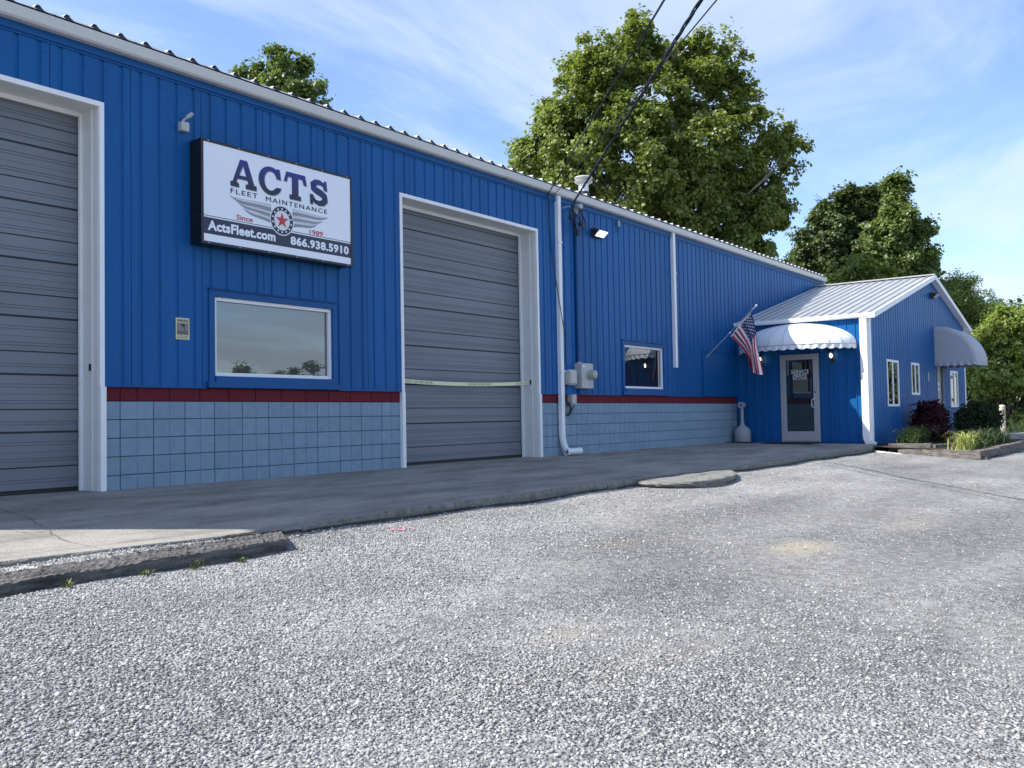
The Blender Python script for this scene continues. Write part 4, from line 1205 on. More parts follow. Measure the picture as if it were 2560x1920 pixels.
# wings: three feathers each side, banded greys
wg = MB()
def feather(tip, root_top, root_bot, d):
    (tx, tz), (rx, rt), (_, rb) = tip, root_top, root_bot
    bands = [(0.0, 0.08, 2), (0.08, 0.36, 1), (0.36, 0.66, 0), (0.66, 0.72, 2), (0.72, 0.92, 0), (0.92, 1.02, 2)]
    for f0, f1, mi in bands:
        pa, pb = [], []
        for k in range(8):
            t = k / 7
            x_ = tx + (rx - tx) * t
            top = tz + (rt - tz) * t
            th_ = (rt - rb) * (0.50 + 0.46 * t) * min(1, 0.08 + 5.0 * t)
            bow = -0.018 * math.sin(math.pi * min(1, t * 1.3)) * (1 - t)
            pa.append((x_, top + bow - th_ * f0)); pb.append((x_, top + bow - th_ * f1))
        poly2(wg, pa + pb[::-1], d, mi)
feather((1.478, 3.462), (2.100, 3.455), (2.100, 3.372), 0.0016)
feather((1.578, 3.408), (2.095, 3.368), (2.095, 3.300), 0.0013)
feather((1.668, 3.348), (2.100, 3.296), (2.100, 3.222), 0.0010)
feather((3.060, 3.448), (2.440, 3.460), (2.440, 3.380), 0.0016)
feather((2.962, 3.382), (2.445, 3.374), (2.445, 3.306), 0.0013)
feather((2.874, 3.330), (2.445, 3.300), (2.445, 3.226), 0.0010)
wg.build('wing', [M['sign_g0'], M['sign_g1'], M['sign_g2']], sg)
em = MB(); ex, ez = 2.270, 3.282
def disc(mb, r, d, mi, n=36, r2=0.0):
    for k in range(n):
        a, b = 2 * math.pi * k / n, 2 * math.pi * (k + 1) / n
        poly2(mb, [(ex + r2 * math.cos(a), ez + r2 * math.sin(a)), (ex + r * math.cos(a), ez + r * math.sin(a)), (ex + r * math.cos(b), ez + r * math.sin(b)), (ex + r2 * math.cos(b), ez + r2 * math.sin(b))][(0 if r2 else 1):], d, mi)
        if not r2: mb.v.append(fs_(ex, ez, d)); mb.f[-1] = mb.f[-1] + (len(mb.v) - 1,)
disc(em, 0.192, 0.0022, 0, r2=0.176); disc(em, 0.178, 0.0026, 1, r2=0.118); disc(em, 0.126, 0.0030, 0)
for k in range(14):
    a = 2 * math.pi * (k + .5) / 14
    c0, c1 = ex + 0.148 * math.cos(a), ez + 0.148 * math.sin(a)
    poly2(em, [(c0 + 0.0125 * math.cos(t), c1 + 0.0125 * math.sin(t)) for t in np.linspace(0, 2 * math.pi, 9)[:-1]], 0.0034, 2)
st = []
for k in range(10):
    a = math.pi / 2 + math.pi * k / 5; r = 0.108 if k % 2 == 0 else 0.043
    st.append((ex + r * math.cos(a), ez + r * math.sin(a)))
for k in range(10):
    em.face([fs_(ex, ez, 0.0040), fs_(*st[k], 0.0036), fs_(*st[(k + 1) % 10], 0.0036)], 3)
em.build('emblem', [M['sign_g1'], M['sign_navy'], M['sign_white'], M['sign_red']], sg)

# camera notice
no_ = thing('warning_sign', 'small faded yellow camera warning notice on blue wall beside the wide window', 'sign', (0.97, -0.03, 1.71))
nb = MB(); nb.bbox(0.879, 1.061, -0.034, -0.028, 1.708, 1.962, 0.002); nb.build('plate', M['notice'], no_)
ng = MB(); ng.box(0.893, 1.047, -0.0352, -0.0342, 1.765, 1.905); ng.build('print_panel', M['notice_grey'], no_)
fnn = lambda a, b, d: (a, -0.0345 - d, b)
text_on('WARNING', (0.893, 1.915, 1.047, 1.945), fnn, M['notice_ink'], 'lettering', no_, 0.02)
ni = MB()
for pts in ([(0.945, 1.895), (1.000, 1.888), (1.003, 1.868), (0.985, 1.855), (0.950, 1.868)], [(0.975, 1.86), (0.988, 1.858), (1.010, 1.825), (1.000, 1.822)]):
    ni.face([fnn(a, b, 0.002) for a, b in pts])
for zz in (1.775, 1.795):
    for k in range(7): ni.face([fnn(a, b, 0.002) for a, b in ((0.898 + k * .0205, zz), (0.913 + k * .0205, zz), (0.913 + k * .0205, zz + .012), (0.898 + k * .0205, zz + .012))])
ni.build('camera_symbol', M['notice_ink'], no_)
nf = MB()
for zz in (1.722, 1.742):
    for k in range(6): nf.face([fnn(a, b, 0.001) for a, b in ((0.898 + k * .024, zz), (0.915 + k * .024, zz), (0.915 + k * .024, zz + .013), (0.898 + k * .024, zz + .013))])
nf.build('faded_print', M['notice_faded'], no_)

# ------------------------------------------------------------------ wall fittings
sb = thing('security_sensor', 'small grey sensor box with angled tube above the sign', 'sensor', (0.98, -0.03, 4.15))
m_ = MB(); m_.bbox(0.925, 1.03, -0.10, -0.028, 4.155, 4.265, 0.006); m_.build('housing', M['steel_grey'], sb)
m_ = MB(); m_.tube([(0.965, -0.07, 4.262), (0.968, -0.075, 4.285), (1.0, -0.12, 4.325)], 0.014, 8); m_.tube([(0.995, -0.112, 4.320), (1.035, -0.165, 4.365)], 0.024, 10); m_.build('eye_tube', M['steel_grey'], sb, 40)

def wall_light(x, y, z, lit, label, nrm=-1):
    t = thing('wall_light', label, 'light', (x, y, z))
    m_ = MB()
    # housing profile in depth/height: wedge with sloping lens
    pr = [(0.0, -0.075), (0.0, 0.085), (-0.07, 0.085), (-0.20, 0.045), (-0.20, 0.035), (-0.085, -0.075)]
    m_.prism(pr, lambda a, b, q_: (q_, y - 0.028 + a, z + b), x - 0.17, x + 0.17)
    m_.build('housing', M['bronze'], t)
    l_ = MB()
    p0, p1 = (-0.206, 0.030), (-0.100, -0.068)
    l_.mesh([(x - 0.155, y - 0.028 + p0[0], z + p0[1]), (x + 0.155, y - 0.028 + p0[0], z + p0[1]), (x + 0.155, y - 0.028 + p1[0], z + p1[1]), (x - 0.155, y - 0.028 + p1[0], z + p1[1]),
             (x - 0.15, y - 0.028 + p0[0] - 0.008, z + p0[1] - 0.012), (x + 0.15, y - 0.028 + p0[0] - 0.008, z + p0[1] - 0.012), (x + 0.15, y - 0.028 + p1[0] - 0.012, z + p1[1] + 0.002), (x - 0.15, y - 0.028 + p1[0] - 0.012, z + p1[1] + 0.002)],
            [(4, 5, 6, 7), (0, 1, 5, 4), (1, 2, 6, 5), (2, 3, 7, 6), (3, 0, 4, 7)])
    l_.build('lens', M['lamp'] if lit else M['lens_off'], t)
wall_light(10.27, 0.0, 4.325, True, 'black wall flood light with lit white lens under the long eave')
wall_light(23.5, YG, 4.04, False, 'bronze wall pack light, unlit, high in the office gable peak')

pc = thing('photocell', 'small pale conduit fitting with hanging hook under the eave right of the lit flood light', 'fitting', (11.14, -0.05, 4.6))
m_ = MB(); m_.lathe([(0.028, 4.60), (0.028, 4.65), (0.036, 4.655), (0.036, 4.67), (0.028, 4.675), (0.028, 4.715), (0.02, 4.72)], 11.14, -0.075, 12); m_.build('body', M['steel_grey'], pc, 40)
m_ = MB(); m_.tube([(11.14, -0.075, 4.60), (11.14, -0.075, 4.53), (11.11, -0.075, 4.48), (11.05, -0.075, 4.49), (11.03, -0.075, 4.53)], 0.007, 6); m_.build('hook', M['conduit'], pc, 40)

# service conduit, weatherhead and drip loops
cd = thing('service_mast', 'blue painted conduit up the wall ending in weatherhead with black drip loops', 'conduit', (9.51, -0.06, 1.74))
m_ = MB(); m_.tube([(9.51, -0.062, 1.745), (9.51, -0.062, 4.62)], 0.03, 12); m_.build('pipe', M['conduit'], cd, 40)
for z in (2.06, 3.42):
    m_ = MB(); m_.box(9.40, 9.62, -0.052, -0.026, z, z + 0.03); m_.tube([(9.475, -0.05, z + 0.015), (9.475, -0.10, z + 0.015), (9.545, -0.10, z + 0.015), (9.545, -0.05, z + 0.015)], 0.008, 6); m_.build('strap', M['blue_trim'], cd)
m_ = MB(); m_.tube([(9.51, -0.062, 4.60), (9.51, -0.075, 4.68), (9.50, -0.13, 4.73), (9.48, -0.20, 4.71), (9.47, -0.22, 4.66)], [0.034, 0.045, 0.055, 0.055, 0.035], 12); m_.build('weatherhead', M['steel_grey'], cd, 50)
AT = Vector((9.15, -0.20, 4.66))
def catm(pts, n=8):
    pts = [Vector(p) for p in pts]; o_ = []
    for i in range(len(pts) - 1):
        p0, p1, p2, p3 = pts[max(i - 1, 0)], pts[i], pts[i + 1], pts[min(i + 2, len(pts) - 1)]
        for k in range(n):
            t = k / n
            o_.append(0.5 * ((2 * p1) + (p2 - p0) * t + (2 * p0 - 5 * p1 + 4 * p2 - p3) * t * t + (3 * p1 - p0 - 3 * p2 + p3) * t ** 3))
    o_.append(pts[-1]); return o_
loops = [[(9.46, -.22, 4.66), (9.50, -.24, 4.45), (9.45, -.24, 4.24), (9.33, -.24, 4.19), (9.24, -.24, 4.30), (9.15, -.21, 4.62)],
         [(9.47, -.21, 4.66), (9.56, -.25, 4.42), (9.55, -.25, 4.29), (9.48, -.25, 4.30), (9.38, -.25, 4.42), (9.20, -.21, 4.60)],
         [(9.45, -.20, 4.65), (9.40, -.23, 4.35), (9.30, -.23, 4.12), (9.17, -.23, 4.22), (9.08, -.23, 4.42), (9.12, -.20, 4.62)]]
for lp in loops:
    m_ = MB(); m_.tube(catm(lp), 0.011, 7)
    m_.build('drip_loop', M['cable'], cd, 60)
for (x_, y_, z_) in ((9.09, -.23, 4.44), (9.22, -.24, 4.34), (9.38, -.25, 4.36), (9.29, -.23, 4.17)):
    m_ = MB(); m_.tube([(x_ - .012, y_, z_ - .045), (x_ - .006, y_, z_ - .03), (x_, y_, z_), (x_ + .006, y_, z_ + .03), (x_ + .012, y_, z_ + .045)], [.012, .036, .040, .036, .012], 8); m_.build('splice', M['cable'], cd, 60)
m_ = MB(); m_.tube([(9.10, -0.03, 4.64), (9.12, -0.10, 4.66), AT], 0.012, 6); m_.build('hook', M['steel_grey'], cd)

# overhead cables run to a pole behind the viewpoint
Q1 = Vector((1.83, -6.24, 4.27 + 0.0)); 
def extend(A, Qp, ty):
    t = (ty - A.y) / (Qp.y - A.y); return A + (Qp - A) * t
POLE_Y = -13.2
P1 = extend(AT, Q1, POLE_Y); 
A2 = Vector((8.53, -0.10, 4.80)); Q2 = Vector((1.64, -5.99, 4.27)); P2 = extend(A2, Q2, POLE_Y)
A3 = Vector((8.75, -0.10, 4.82)); Q3 = Vector((1.98, -6.28, 4.27)); P3 = extend(A3, Q3, POLE_Y)
def span(A, B, sag=0.0, n=60):
    return [A.lerp(B, i / n) + Vector((0, 0, -sag * 4 * (i / n) * (1 - i / n))) for i in range(n + 1)]
ctr = span(AT, P1)
cb = thing('power_cable', 'thick twisted black service cable from weatherhead up across the sycamore', 'cable', tuple(AT))
for k in range(3):
    pts = []
    for i in range(181):
        c = AT.lerp(P1, i / 180)
        a = i * 0.62 + k * 2.094
        rr = 0.0125 * min(1, i / 4)
        pts.append(c + Vector((math.cos(a) * rr * 0.8, math.cos(a) * rr * -0.6, math.sin(a) * rr)))
    m_ = MB(); m_.tube(pts, 0.0088, 6); m_.build('strand', M['cable'], cb, 60)
cb2 = thing('telephone_cable', 'pair of thin black phone cables running up from the eave by the downspout', 'cable', tuple(A2))
for dz, dd in ((0.0, 0.0), (0.05, 0.06)):
    m_ = MB(); m_.tube([p + Vector((dd * .5, 0, dz * min(1, i / 12))) for i, p in enumerate(span(A2, P2))], 0.0075 - dz * 0.05, 6); m_.build('strand', M['cable'], cb2, 60)
m_ = MB(); m_.tube(catm([A2, (8.60, -0.06, 4.6), (8.70, -0.06, 3.7), (8.82, -0.14, 2.7), (8.93, -0.15, 2.2), (8.97, -0.12, 1.85), (8.965, -0.06, 1.45), (8.965, -0.05, 1.2), (9.06, -0.05, 1.02)]), 0.008, 6); m_.build('drop_wire', M['cable'], cb2, 60)
cb3 = MB(); cb3.tube(span(A3, P3), 0.007, 6)
o = cb3.build('guy_wire', M['cable'], None, 60); tag(o, 'single thin black wire right of the twisted cable, from gutter to top edge', 'wire')
pmid = (P1 + P2) / 2
pl_ = thing('utility_pole', 'wooden utility pole behind the viewer that carries the overhead cables', 'pole', (pmid.x, POLE_Y - 0.15, -0.5))
m_ = MB(); m_.tube([(pmid.x, POLE_Y - 0.15, -0.6), (pmid.x, POLE_Y - 0.15, max(P1.z, P2.z) + 1.2)], [0.16, 0.11], 12); m_.build('shaft', M['pole_wood'], pl_, 60)
m_ = MB(); m_.box(pmid.x - 0.6, pmid.x + 0.6, POLE_Y - 0.06, POLE_Y + 0.04, P1.z - 0.08, P1.z + 0.04); m_.build('crossarm', M['pole_wood'], pl_)

# meters and boxes
em_ = thing('electric_meter', 'grey electric meter box with round meter on blue wall', 'meter', (9.6, -0.05, 1.25))
m_ = MB(); m_.bbox(9.42, 9.83, -0.19, -0.028, 1.26, 1.735, 0.008); m_.build('enclosure', M['steel_grey'], em_)
m_ = MB(); m_.lathe([(0.085, 0), (0.095, 0.012), (0.092, 0.03), (0.088, 0.10), (0.082, 0.125), (0.06, 0.135)], 0, 0, 22); m_.xform(lambda x_, y_, z_: (9.71 + x_, -0.191 - z_, 1.52 + y_)); m_.build('meter', M['meter_glass'], em_, 40)
m_ = MB(); m_.box(9.69, 9.74, -0.330, -0.327, 1.515, 1.545); m_.build('dial', M['plastic_beige'], em_)
m_ = MB(); m_.box(9.46, 9.52, -0.194, -0.191, 1.66, 1.69); m_.build('sticker', M['vinyl'], em_)
m_ = MB(); m_.box(9.52, 9.74, -0.075, -0.03, 1.165, 1.258); m_.tube([(9.64, -0.055, 1.20), (9.64, -0.085, 1.20)], 0.012, 6); m_.build('support', M['blue_trim'], em_)
m_ = MB(); m_.tube([(9.51, -0.075, 1.73), (9.51, -0.075, 1.765)], 0.045, 12); m_.build('hub', M['meter_glass'], em_, 40)
ub = thing('utility_box', 'off-white plastic utility box between downspout and electric meter', 'box', (9.15, -0.05, 1.3))
m_ = MB(); m_.bbox(9.03, 9.27, -0.08, -0.028, 1.325, 1.60, 0.02); m_.build('base', M['steel_grey'], ub, 40)
m_ = MB(); m_.bbox(9.045, 9.29, -0.165, -0.081, 1.315, 1.605, 0.03); m_.build('cover', M['plastic_beige'], ub, 40)
m_ = MB(); m_.bbox(9.075, 9.26, -0.176, -0.166, 1.345, 1.575, 0.005); m_.build('raised_panel', M['plastic_beige'], ub)
jb = thing('junction_box', 'small grey junction box on red band with coiled black cable', 'box', (9.27, -0.05, 0.95))
m_ = MB(); m_.bbox(9.195, 9.35, -0.11, -0.006, 0.965, 1.145, 0.006); m_.build('housing', M['steel_grey'], jb)
m_ = MB(); m_.tube([(9.22, -0.06, 0.964), (9.22, -0.06, 0.93)], 0.018, 8); m_.tube([(9.32, -0.06, 0.964), (9.32, -0.06, 0.94)], 0.016, 8); m_.build('gland', M['plastic_beige'], jb, 40)
m_ = MB(); m_.tube(catm([(9.06, -.05, 1.02), (9.19, -.06, .965), (9.195, -.06, .84), (9.09, -.06, .765), (8.985, -.06, .84), (9.00, -.06, .97), (9.10, -.07, 1.0), (9.20, -.07, .92), (9.19, -.07, .80), (9.10, -.07, .75), (9.0, -.07, .80), (9.02, -.07, .95), (9.15, -.08, .93), (9.22, -.06, .93)]), 0.011, 7)
m_.tube(catm([(9.15, -.065, .78), (9.22, -.065, .82), (9.32, -.06, .93)]), 0.011, 7); m_.build('cable_coil', M['cable'], jb, 60)

# roof vent
rv = thing('roof_vent', 'white flue pipe with flared grey cap on the roof edge', 'vent', (10.58, 0.40, 5.0))
m_ = MB(); m_.lathe([(0.22, 4.98), (0.17, 5.08), (0.125, 5.16), (0.115, 5.27), (0.112, 5.285)], 10.58, 0.40, 20); m_.build('boot', M['black'], rv, 50)
m_ = MB(); m_.lathe([(0.100, 5.20), (0.100, 5.47)], 10.58, 0.40, 20); m_.build('flue', M['chimney_white'], rv, 40)
m_ = MB(); m_.lathe([(0.10, 5.44), (0.15, 5.465), (0.185, 5.49), (0.185, 5.498), (0.13, 5.512)], 10.58, 0.40, 24); m_.build('collar', M['vent_grey'], rv, 30)
m_ = MB(); m_.lathe([(0.135, 5.513), (0.185, 5.56), (0.19, 5.568), (0.17, 5.592), (0.10, 5.605), (0.02, 5.61)], 10.58, 0.40, 24); m_.build('cap', M['vent_grey'], rv, 30)

# caution tape
tp = thing('caution_tape', 'faded yellow caution tape stretched across the grey roll-up door', 'tape', (6.45, 0.2, 1.25))
TA, TB = Vector((4.735, 0.22, 1.335)), Vector((8.195, 0.14, 1.352))
def tape_p(t, b):
    p = TA.lerp(TB, t); return Vector((p.x, p.y + 0.010 * math.sin(t * 9), p.z - 0.050 * 4 * t * (1 - t) + b))
m_ = MB(); m_.strip_sheet([[tape_p(i / 40, -0.030), tape_p(i / 40, 0.030)] for i in range(41)]); m_.build('ribbon', M['tape'], tp, 60)
for t0, t1 in ((0.045, 0.26), (0.50, 0.68), (0.88, 0.995)):
    vs_, fs2 = text_mesh('CAUTION - DO NOT ENTER' if t1 < 0.9 else 'CAUTION - DO N', 0.02)
    xs2 = [v[0] for v in vs_]; x0_, x1_ = min(xs2), max(xs2); y1_ = max(v[1] for v in vs_)
    m_ = MB(); m_.mesh([tape_p(t0 + (t1 - t0) * (v[0] - x0_) / (x1_ - x0_), -0.018 + 0.038 * v[1] / y1_) + Vector((0, -0.002, 0)) for v in vs_], fs2)
    m_.build('lettering', M['tape_ink'], tp)

# flag
fg = thing('flag', 'american flag hanging from an angled pole on the blue wall', 'flag', (15.28, -0.04, 2.07))
pd = Vector((0.0, -1.28, 1.14)).normalized(); PB = Vector((15.28, -0.03, 2.09))
m_ = MB(); m_.tube([PB, PB + pd * 0.85], 0.013, 8); m_.tube([PB + pd * 0.82, PB + pd * 1.60], 0.011, 8); m_.build('pole', M['pole'], fg, 40)
m_ = MB(); m_.tube([PB + pd * 1.58, PB + pd * 1.66], 0.014, 8); m_.tube([PB + pd * 1.66, PB + pd * 1.68, PB + pd * 1.72, PB + pd * 1.745], [0.012, 0.024, 0.024, 0.008], 8); m_.tube([PB + pd * 0.81, PB + pd * 0.83, PB + pd * 0.85], [0.016, 0.024, 0.016], 8); m_.build('finial', M['vinyl'], fg, 40)
m_ = MB(); m_.box(15.24, 15.32, -0.035, -0.026, 1.98, 2.12); m_.tube([(15.28, -0.03, 2.085), PB + pd * 0.12], 0.02, 8); m_.build('bracket', M['pole'], fg, 40)
def fzp(a, b):      # sheet outline measured on the plane of the pole (y, z)
    return None
top_c = [(0, (-1.165, 3.085)), (.15, (-1.22, 2.93)), (.3, (-1.25, 2.76)), (.42, (-1.285, 2.60)), (.6, (-1.29, 2.32)), (.8, (-1.33, 2.00)), (1, (-1.40, 1.62))]
bot_c = [(0, (-0.655, 2.565)), (.15, (-0.79, 2.40)), (.3, (-0.96, 2.22)), (.42, (-1.06, 2.07)), (.6, (-1.105, 1.95)), (.8, (-1.11, 1.86)), (1, (-1.115, 1.78))]
def cint(cv, v):
    ks = [c[0] for c in cv]
    return np.interp(v, ks, [c[1][0] for c in cv]), np.interp(v, ks, [c[1][1] for c in cv])
def flag_p(u, v):
    y0_, z0_ = cint(top_c, v); y1_, z1_ = cint(bot_c, v)
    mid_drop = 0.05 * math.sin(math.pi * u) * v
    amp = 0.02 + 0.085 * v
    return Vector((15.30 + amp * math.sin(u * 15.0 + v * 1.2) + 0.02 * math.sin(v * 9), y0_ + (y1_ - y0_) * u, z0_ + (z1_ - z0_) * u - mid_drop))
NU, NV = 39, 44
def fm(i, j):
    stripe = (i * 13) // NU
    if stripe < 7 and j < NV * 0.40: return 2
    return 0 if stripe % 2 == 0 else 1
m_ = MB(); m_.strip_sheet([[flag_p(i / NU, j / NV) for j in range(NV + 1)] for i in range(NU + 1)], mfun=fm)
m_.build('cloth', [M['flag_red'], M['flag_white'], M['flag_blue']], fg, 80)
m_ = MB()
for r in range(9):
    for c_ in range(6 if r % 2 == 0 else 5):
        u = (r + 1) / 10 * 7 / 13; v = ((c_ * 2 + (1 if r % 2 == 0 else 2)) / 12) * 0.40
        p = flag_p(u, v); e1 = (flag_p(u + 0.01, v) - p).normalized(); e2 = (flag_p(u, v + 0.01) - p).normalized(); n_ = e1.cross(e2).normalized()
        for sgn in (1, -1):
            pts = [p + n_ * 0.004 * sgn + (e1 * math.cos(a) + e2 * math.sin(a)) * (0.021 if k % 2 == 0 else 0.010) for k, a in enumerate(np.linspace(0, 2 * math.pi, 11)[:-1])]
            m_.face(pts)
m_.build('star', M['flag_white'], fg)
m_ = MB(); m_.strip_sheet([[flag_p(i / NU, -0.02) + Vector((0.004, 0, 0)), flag_p(i / NU, 0.02) + Vector((0.004, 0, 0))] for i in range(NU + 1)]); m_.strip_sheet([[flag_p(i / NU, -0.02) - Vector((0.004, 0, 0)), flag_p(i / NU, 0.02) - Vector((0.004, 0, 0))] for i in range(NU + 1)]); m_.build('heading', M['flag_white'], fg)
m_ = MB(); m_.tube([PB + pd * 1.57, flag_p(0, 0)], 0.006, 5); m_.build('clip', M['pole'], fg)

# lanterns by the service door
def lantern(y, label):
    t = thing('wall_lantern', label, 'lantern', (XS, y, 2.0), 'lit lanterns beside the service door')
    x_ = XS - 0.14
    m_ = MB(); m_.bbox(XS - 0.045, XS - 0.024, y - 0.05, y + 0.05, 1.93, 2.10, 0.006); m_.tube([(XS - 0.04, y, 1.96), (XS - 0.09, y, 1.92), (x_, y, 1.95), (x_, y, 2.0)], 0.010, 6)
    m_.lathe([(0.02, 1.995), (0.055, 2.01), (0.055, 2.018)], x_, y, 6)
    for k in range(6):
        a = math.pi / 3 * k
        m_.tube([(x_ + 0.052 * math.cos(a), y + 0.052 * math.sin(a), 2.015), (x_ + 0.078 * math.cos(a), y + 0.078 * math.sin(a), 2.155)], 0.005, 4)
    m_.lathe([(0.088, 2.150), (0.09, 2.158), (0.06, 2.185), (0.025, 2.20), (0.012, 2.225)], x_, y, 6); m_.build('frame', M['bronze'], t)
    b_ = MB(); b_.lathe([(0.012, 2.02), (0.028, 2.05), (0.030, 2.09), (0.014, 2.125)], x_, y, 10); b_.build('bulb', M['bulb'], t, 60)
lantern(-2.467, 'lit black wall lantern right of the glass service door')
lantern(-0.70, 'lit black wall lantern left of the glass service door, half behind the flag')

# ash receptacle, mats
ar = thing('ash_receptacle', 'grey plastic cigarette receptacle with tall neck in the corner', 'ashtray', (16.78, -0.27, 0.02))
m_ = MB(); m_.lathe([(0.195, 0.012), (0.205, 0.03), (0.205, 0.29), (0.195, 0.32), (0.14, 0.38), (0.075, 0.43), (0.055, 0.46)], 16.78, -0.27, 24); m_.build('base', M['ash'], ar, 40)
m_ = MB(); m_.lathe([(0.055, 0.455), (0.042, 0.55), (0.040, 0.86), (0.05, 0.90)], 16.78, -0.27, 16); m_.build('neck', M['ash'], ar, 40)
m_ = MB(); m_.tube([(16.70, -0.275, 0.945), (16.69, -0.276, 0.945), (16.86, -0.265, 0.945), (16.87, -0.264, 0.945)], [0.05, 0.075, 0.075, 0.05], 16); m_.build('head', M['ash'], ar, 40)
m_ = MB(); m_.tube([(16.686, -0.276, 0.945), (16.70, -0.275, 0.945)], 0.028, 12); m_.build('opening', M['black'], ar)
for (x0, x1, y0_, y1_, lab) in ((16.05, 16.98, -2.20, -1.05, 'black rubber door mat in front of the glass service door'), (16.25, 17.0, -0.62, -0.04, 'black rubber mat under the cigarette receptacle')):
    m_ = MB(); 
    zc = lambda yy_: 0.02 + (edge_z(16.5) - 0.02) * (-yy_ / 3.46) + 0.0045
    m_.mesh([(x0, y0_, zc(y0_)), (x1, y0_, zc(y0_)), (x1, y1_, zc(y1_)), (x0, y1_, zc(y1_)), (x0 + .01, y0_ + .01, zc(y0_) + .012), (x1 - .01, y0_ + .01, zc(y0_) + .012), (x1 - .01, y1_ - .01, zc(y1_) + .012), (x0 + .01, y1_ - .01, zc(y1_) + .012)],
            [(0, 1, 5, 4), (1, 2, 6, 5), (2, 3, 7, 6), (3, 0, 4, 7), (4, 5, 6, 7)])
    tag(m_.build('door_mat', M['mat']), lab, 'mat')

# ------------------------------------------------------------------ timbers, pad, planter
def rough_beam(name, a, b, width_v, h, ztop_a, ztop_b, material, seed, n=40, sub=7, amp=0.008, end_shift=(0, 0)):
    """beam from a to b (front-top line), width vector, height"""
    rnd = random.Random(seed)
    a, b, wv = Vector((*a, ztop_a)), Vector((*b, ztop_b)), Vector(width_v)
    if len(width_v) == 2: wv = Vector((*width_v, 0))
    grid = []
    for i in range(n + 1):
        t = i / n
        p = a.lerp(b, t)
        c = []
        dirv = (b - a).normalized()
        w2 = wv + dirv * (end_shift[0] * (1 - t) + end_shift[1] * t)
        loop = []
        for k in range(4): loop.append(p + Vector((0, 0, -h + h * k / 4 * 0.93)))
        for k in range(sub + 1):
            f = k / sub
            loop.append(p + w2 * (0.03 + 0.94 * f))
        for k in range(3): loop.append(p + w2 + Vector((0, 0, -h * (0.07 + 0.93 * k / 2))))
        e = 1.0 if 0 < i < n else 0.35
        prev = 0
        for m_i, q_ in enumerate(loop):
            j = math.sin(t * 31 + m_i * 2.1 + seed) * amp * .5 + rnd.uniform(-amp, amp)
            loop[m_i] = q_ + Vector((rnd.uniform(-amp, amp) * .4, rnd.uniform(-amp, amp), j * (0.3 if m_i == 0 else 1)))
        if i == 0 or i == n:
            s_ = dirv * (0.012 if i == 0 else -0.012)
            loop = [q_ + s_ * 0 for q_ in loop]
        grid.append(loop)
    mb = MB(); mb.strip_sheet(grid)
    mb.face(grid[0][::-1]); mb.face(grid[-1])
    return mb.build(name, material, None, None)
bm_ = rough_beam('landscape_timber', (-4.3, -4.14), (-0.86, -4.02), (0.03, 0.44), 0.17, -0.165, -0.150, M['wood'], 3, 150, 12, 0.007, (0, 0.28))
tag(bm_, 'long weathered wide timber lying along the curb in the left foreground', 'timber')

pad = MB()
outline = [(5.42, -3.46), (7.0, -3.44), (8.30, -3.50), (8.15, -3.72), (7.55, -4.02), (7.0, -4.22), (6.3, -4.27), (5.72, -4.22), (5.40, -3.95), (5.34, -3.68)]
def smooth_outline(o_, it=2):
    for _ in range(it):
        n_ = []
        for k in range(len(o_)):
            a, b = o_[k], o_[(k + 1) % len(o_)]
            n_ += [(a[0] * .75 + b[0] * .25, a[1] * .75 + b[1] * .25), (a[0] * .25 + b[0] * .75, a[1] * .25 + b[1] * .75)]
        o_ = n_
    return o_
ol = smooth_outline(outline)
cxp, cyp = sum(p[0] for p in ol) / len(ol), sum(p[1] for p in ol) / len(ol)
rings = []
for f, z in ((0.90, -0.30), (0.93, -0.225), (0.985, -0.195), (1.0, -0.170), (0.985, -0.152), (0.93, -0.143), (0.7, -0.135), (0.4, -0.132), (0.12, -0.132)):
    rings.append([(cxp + (p[0] - cxp) * f + random.uniform(-.014, .014), cyp + (p[1] - cyp) * f + random.uniform(-.014, .014), z + random.uniform(-.007, .007)) for p in ol])
rings = [r + [r[0]] for r in rings]
pad.strip_sheet(rings); pad.face(rings[-1][:-1])
tag(pad.build('concrete_pad', M['pad'], None, None), 'low broken concrete lump with rounded edges against the curb', 'concrete pad')

def timber(a, b, w, h, zt, lab, seed, zb=None):
    a_, b_ = Vector(a), Vector(b)
    d = (b_ - a_).normalized(); nrm = Vector((-d.y, d.x))
    if nrm.dot(Vector((1, 0.6))) < 0: nrm = -nrm
    o_ = rough_beam('landscape_timber', a, b, tuple(nrm * w), h, zt, zb if zb is not None else zt, M['wood2'], seed, 26, 4, 0.006)
    tag(o_, lab, 'timber', 'weathered timbers edging the planting bed')
timber((16.55, -4.02), (15.82, -5.83), 0.17, 0.17, -0.135, 'lower front timber of the planting bed facing the camera', 5, -0.130)
timber((17.02, -3.70), (16.95, -4.62), 0.16, 0.19, -0.028, 'upper timber below the grass clump nearest the white downspout', 6, -0.018)
timber((17.25, -4.66), (17.75, -4.86), 0.15, 0.15, -0.05, 'short dark timber stub behind the yellow grass tuft', 7)
timber((15.86, -5.86), (17.5, -5.93), 0.17, 0.16, -0.128, 'side timber from the planting bed corner, nearest piece', 8, -0.125)
timber((17.55, -5.92), (20.6, -5.95), 0.17, 0.19, -0.10, 'side timber of the planting bed, second from the front corner', 9, -0.10)
timber((20.65, -5.93), (24.6, -5.85), 0.17, 0.19, -0.09, 'side timber of the planting bed, farthest and darkest', 10, -0.07)
timber((15.95, -5.55), (15.90, -5.93), 0.15, 0.09, -0.262, 'small timber offcut under the planting bed corner', 11)
bed = MB()
gridb = []
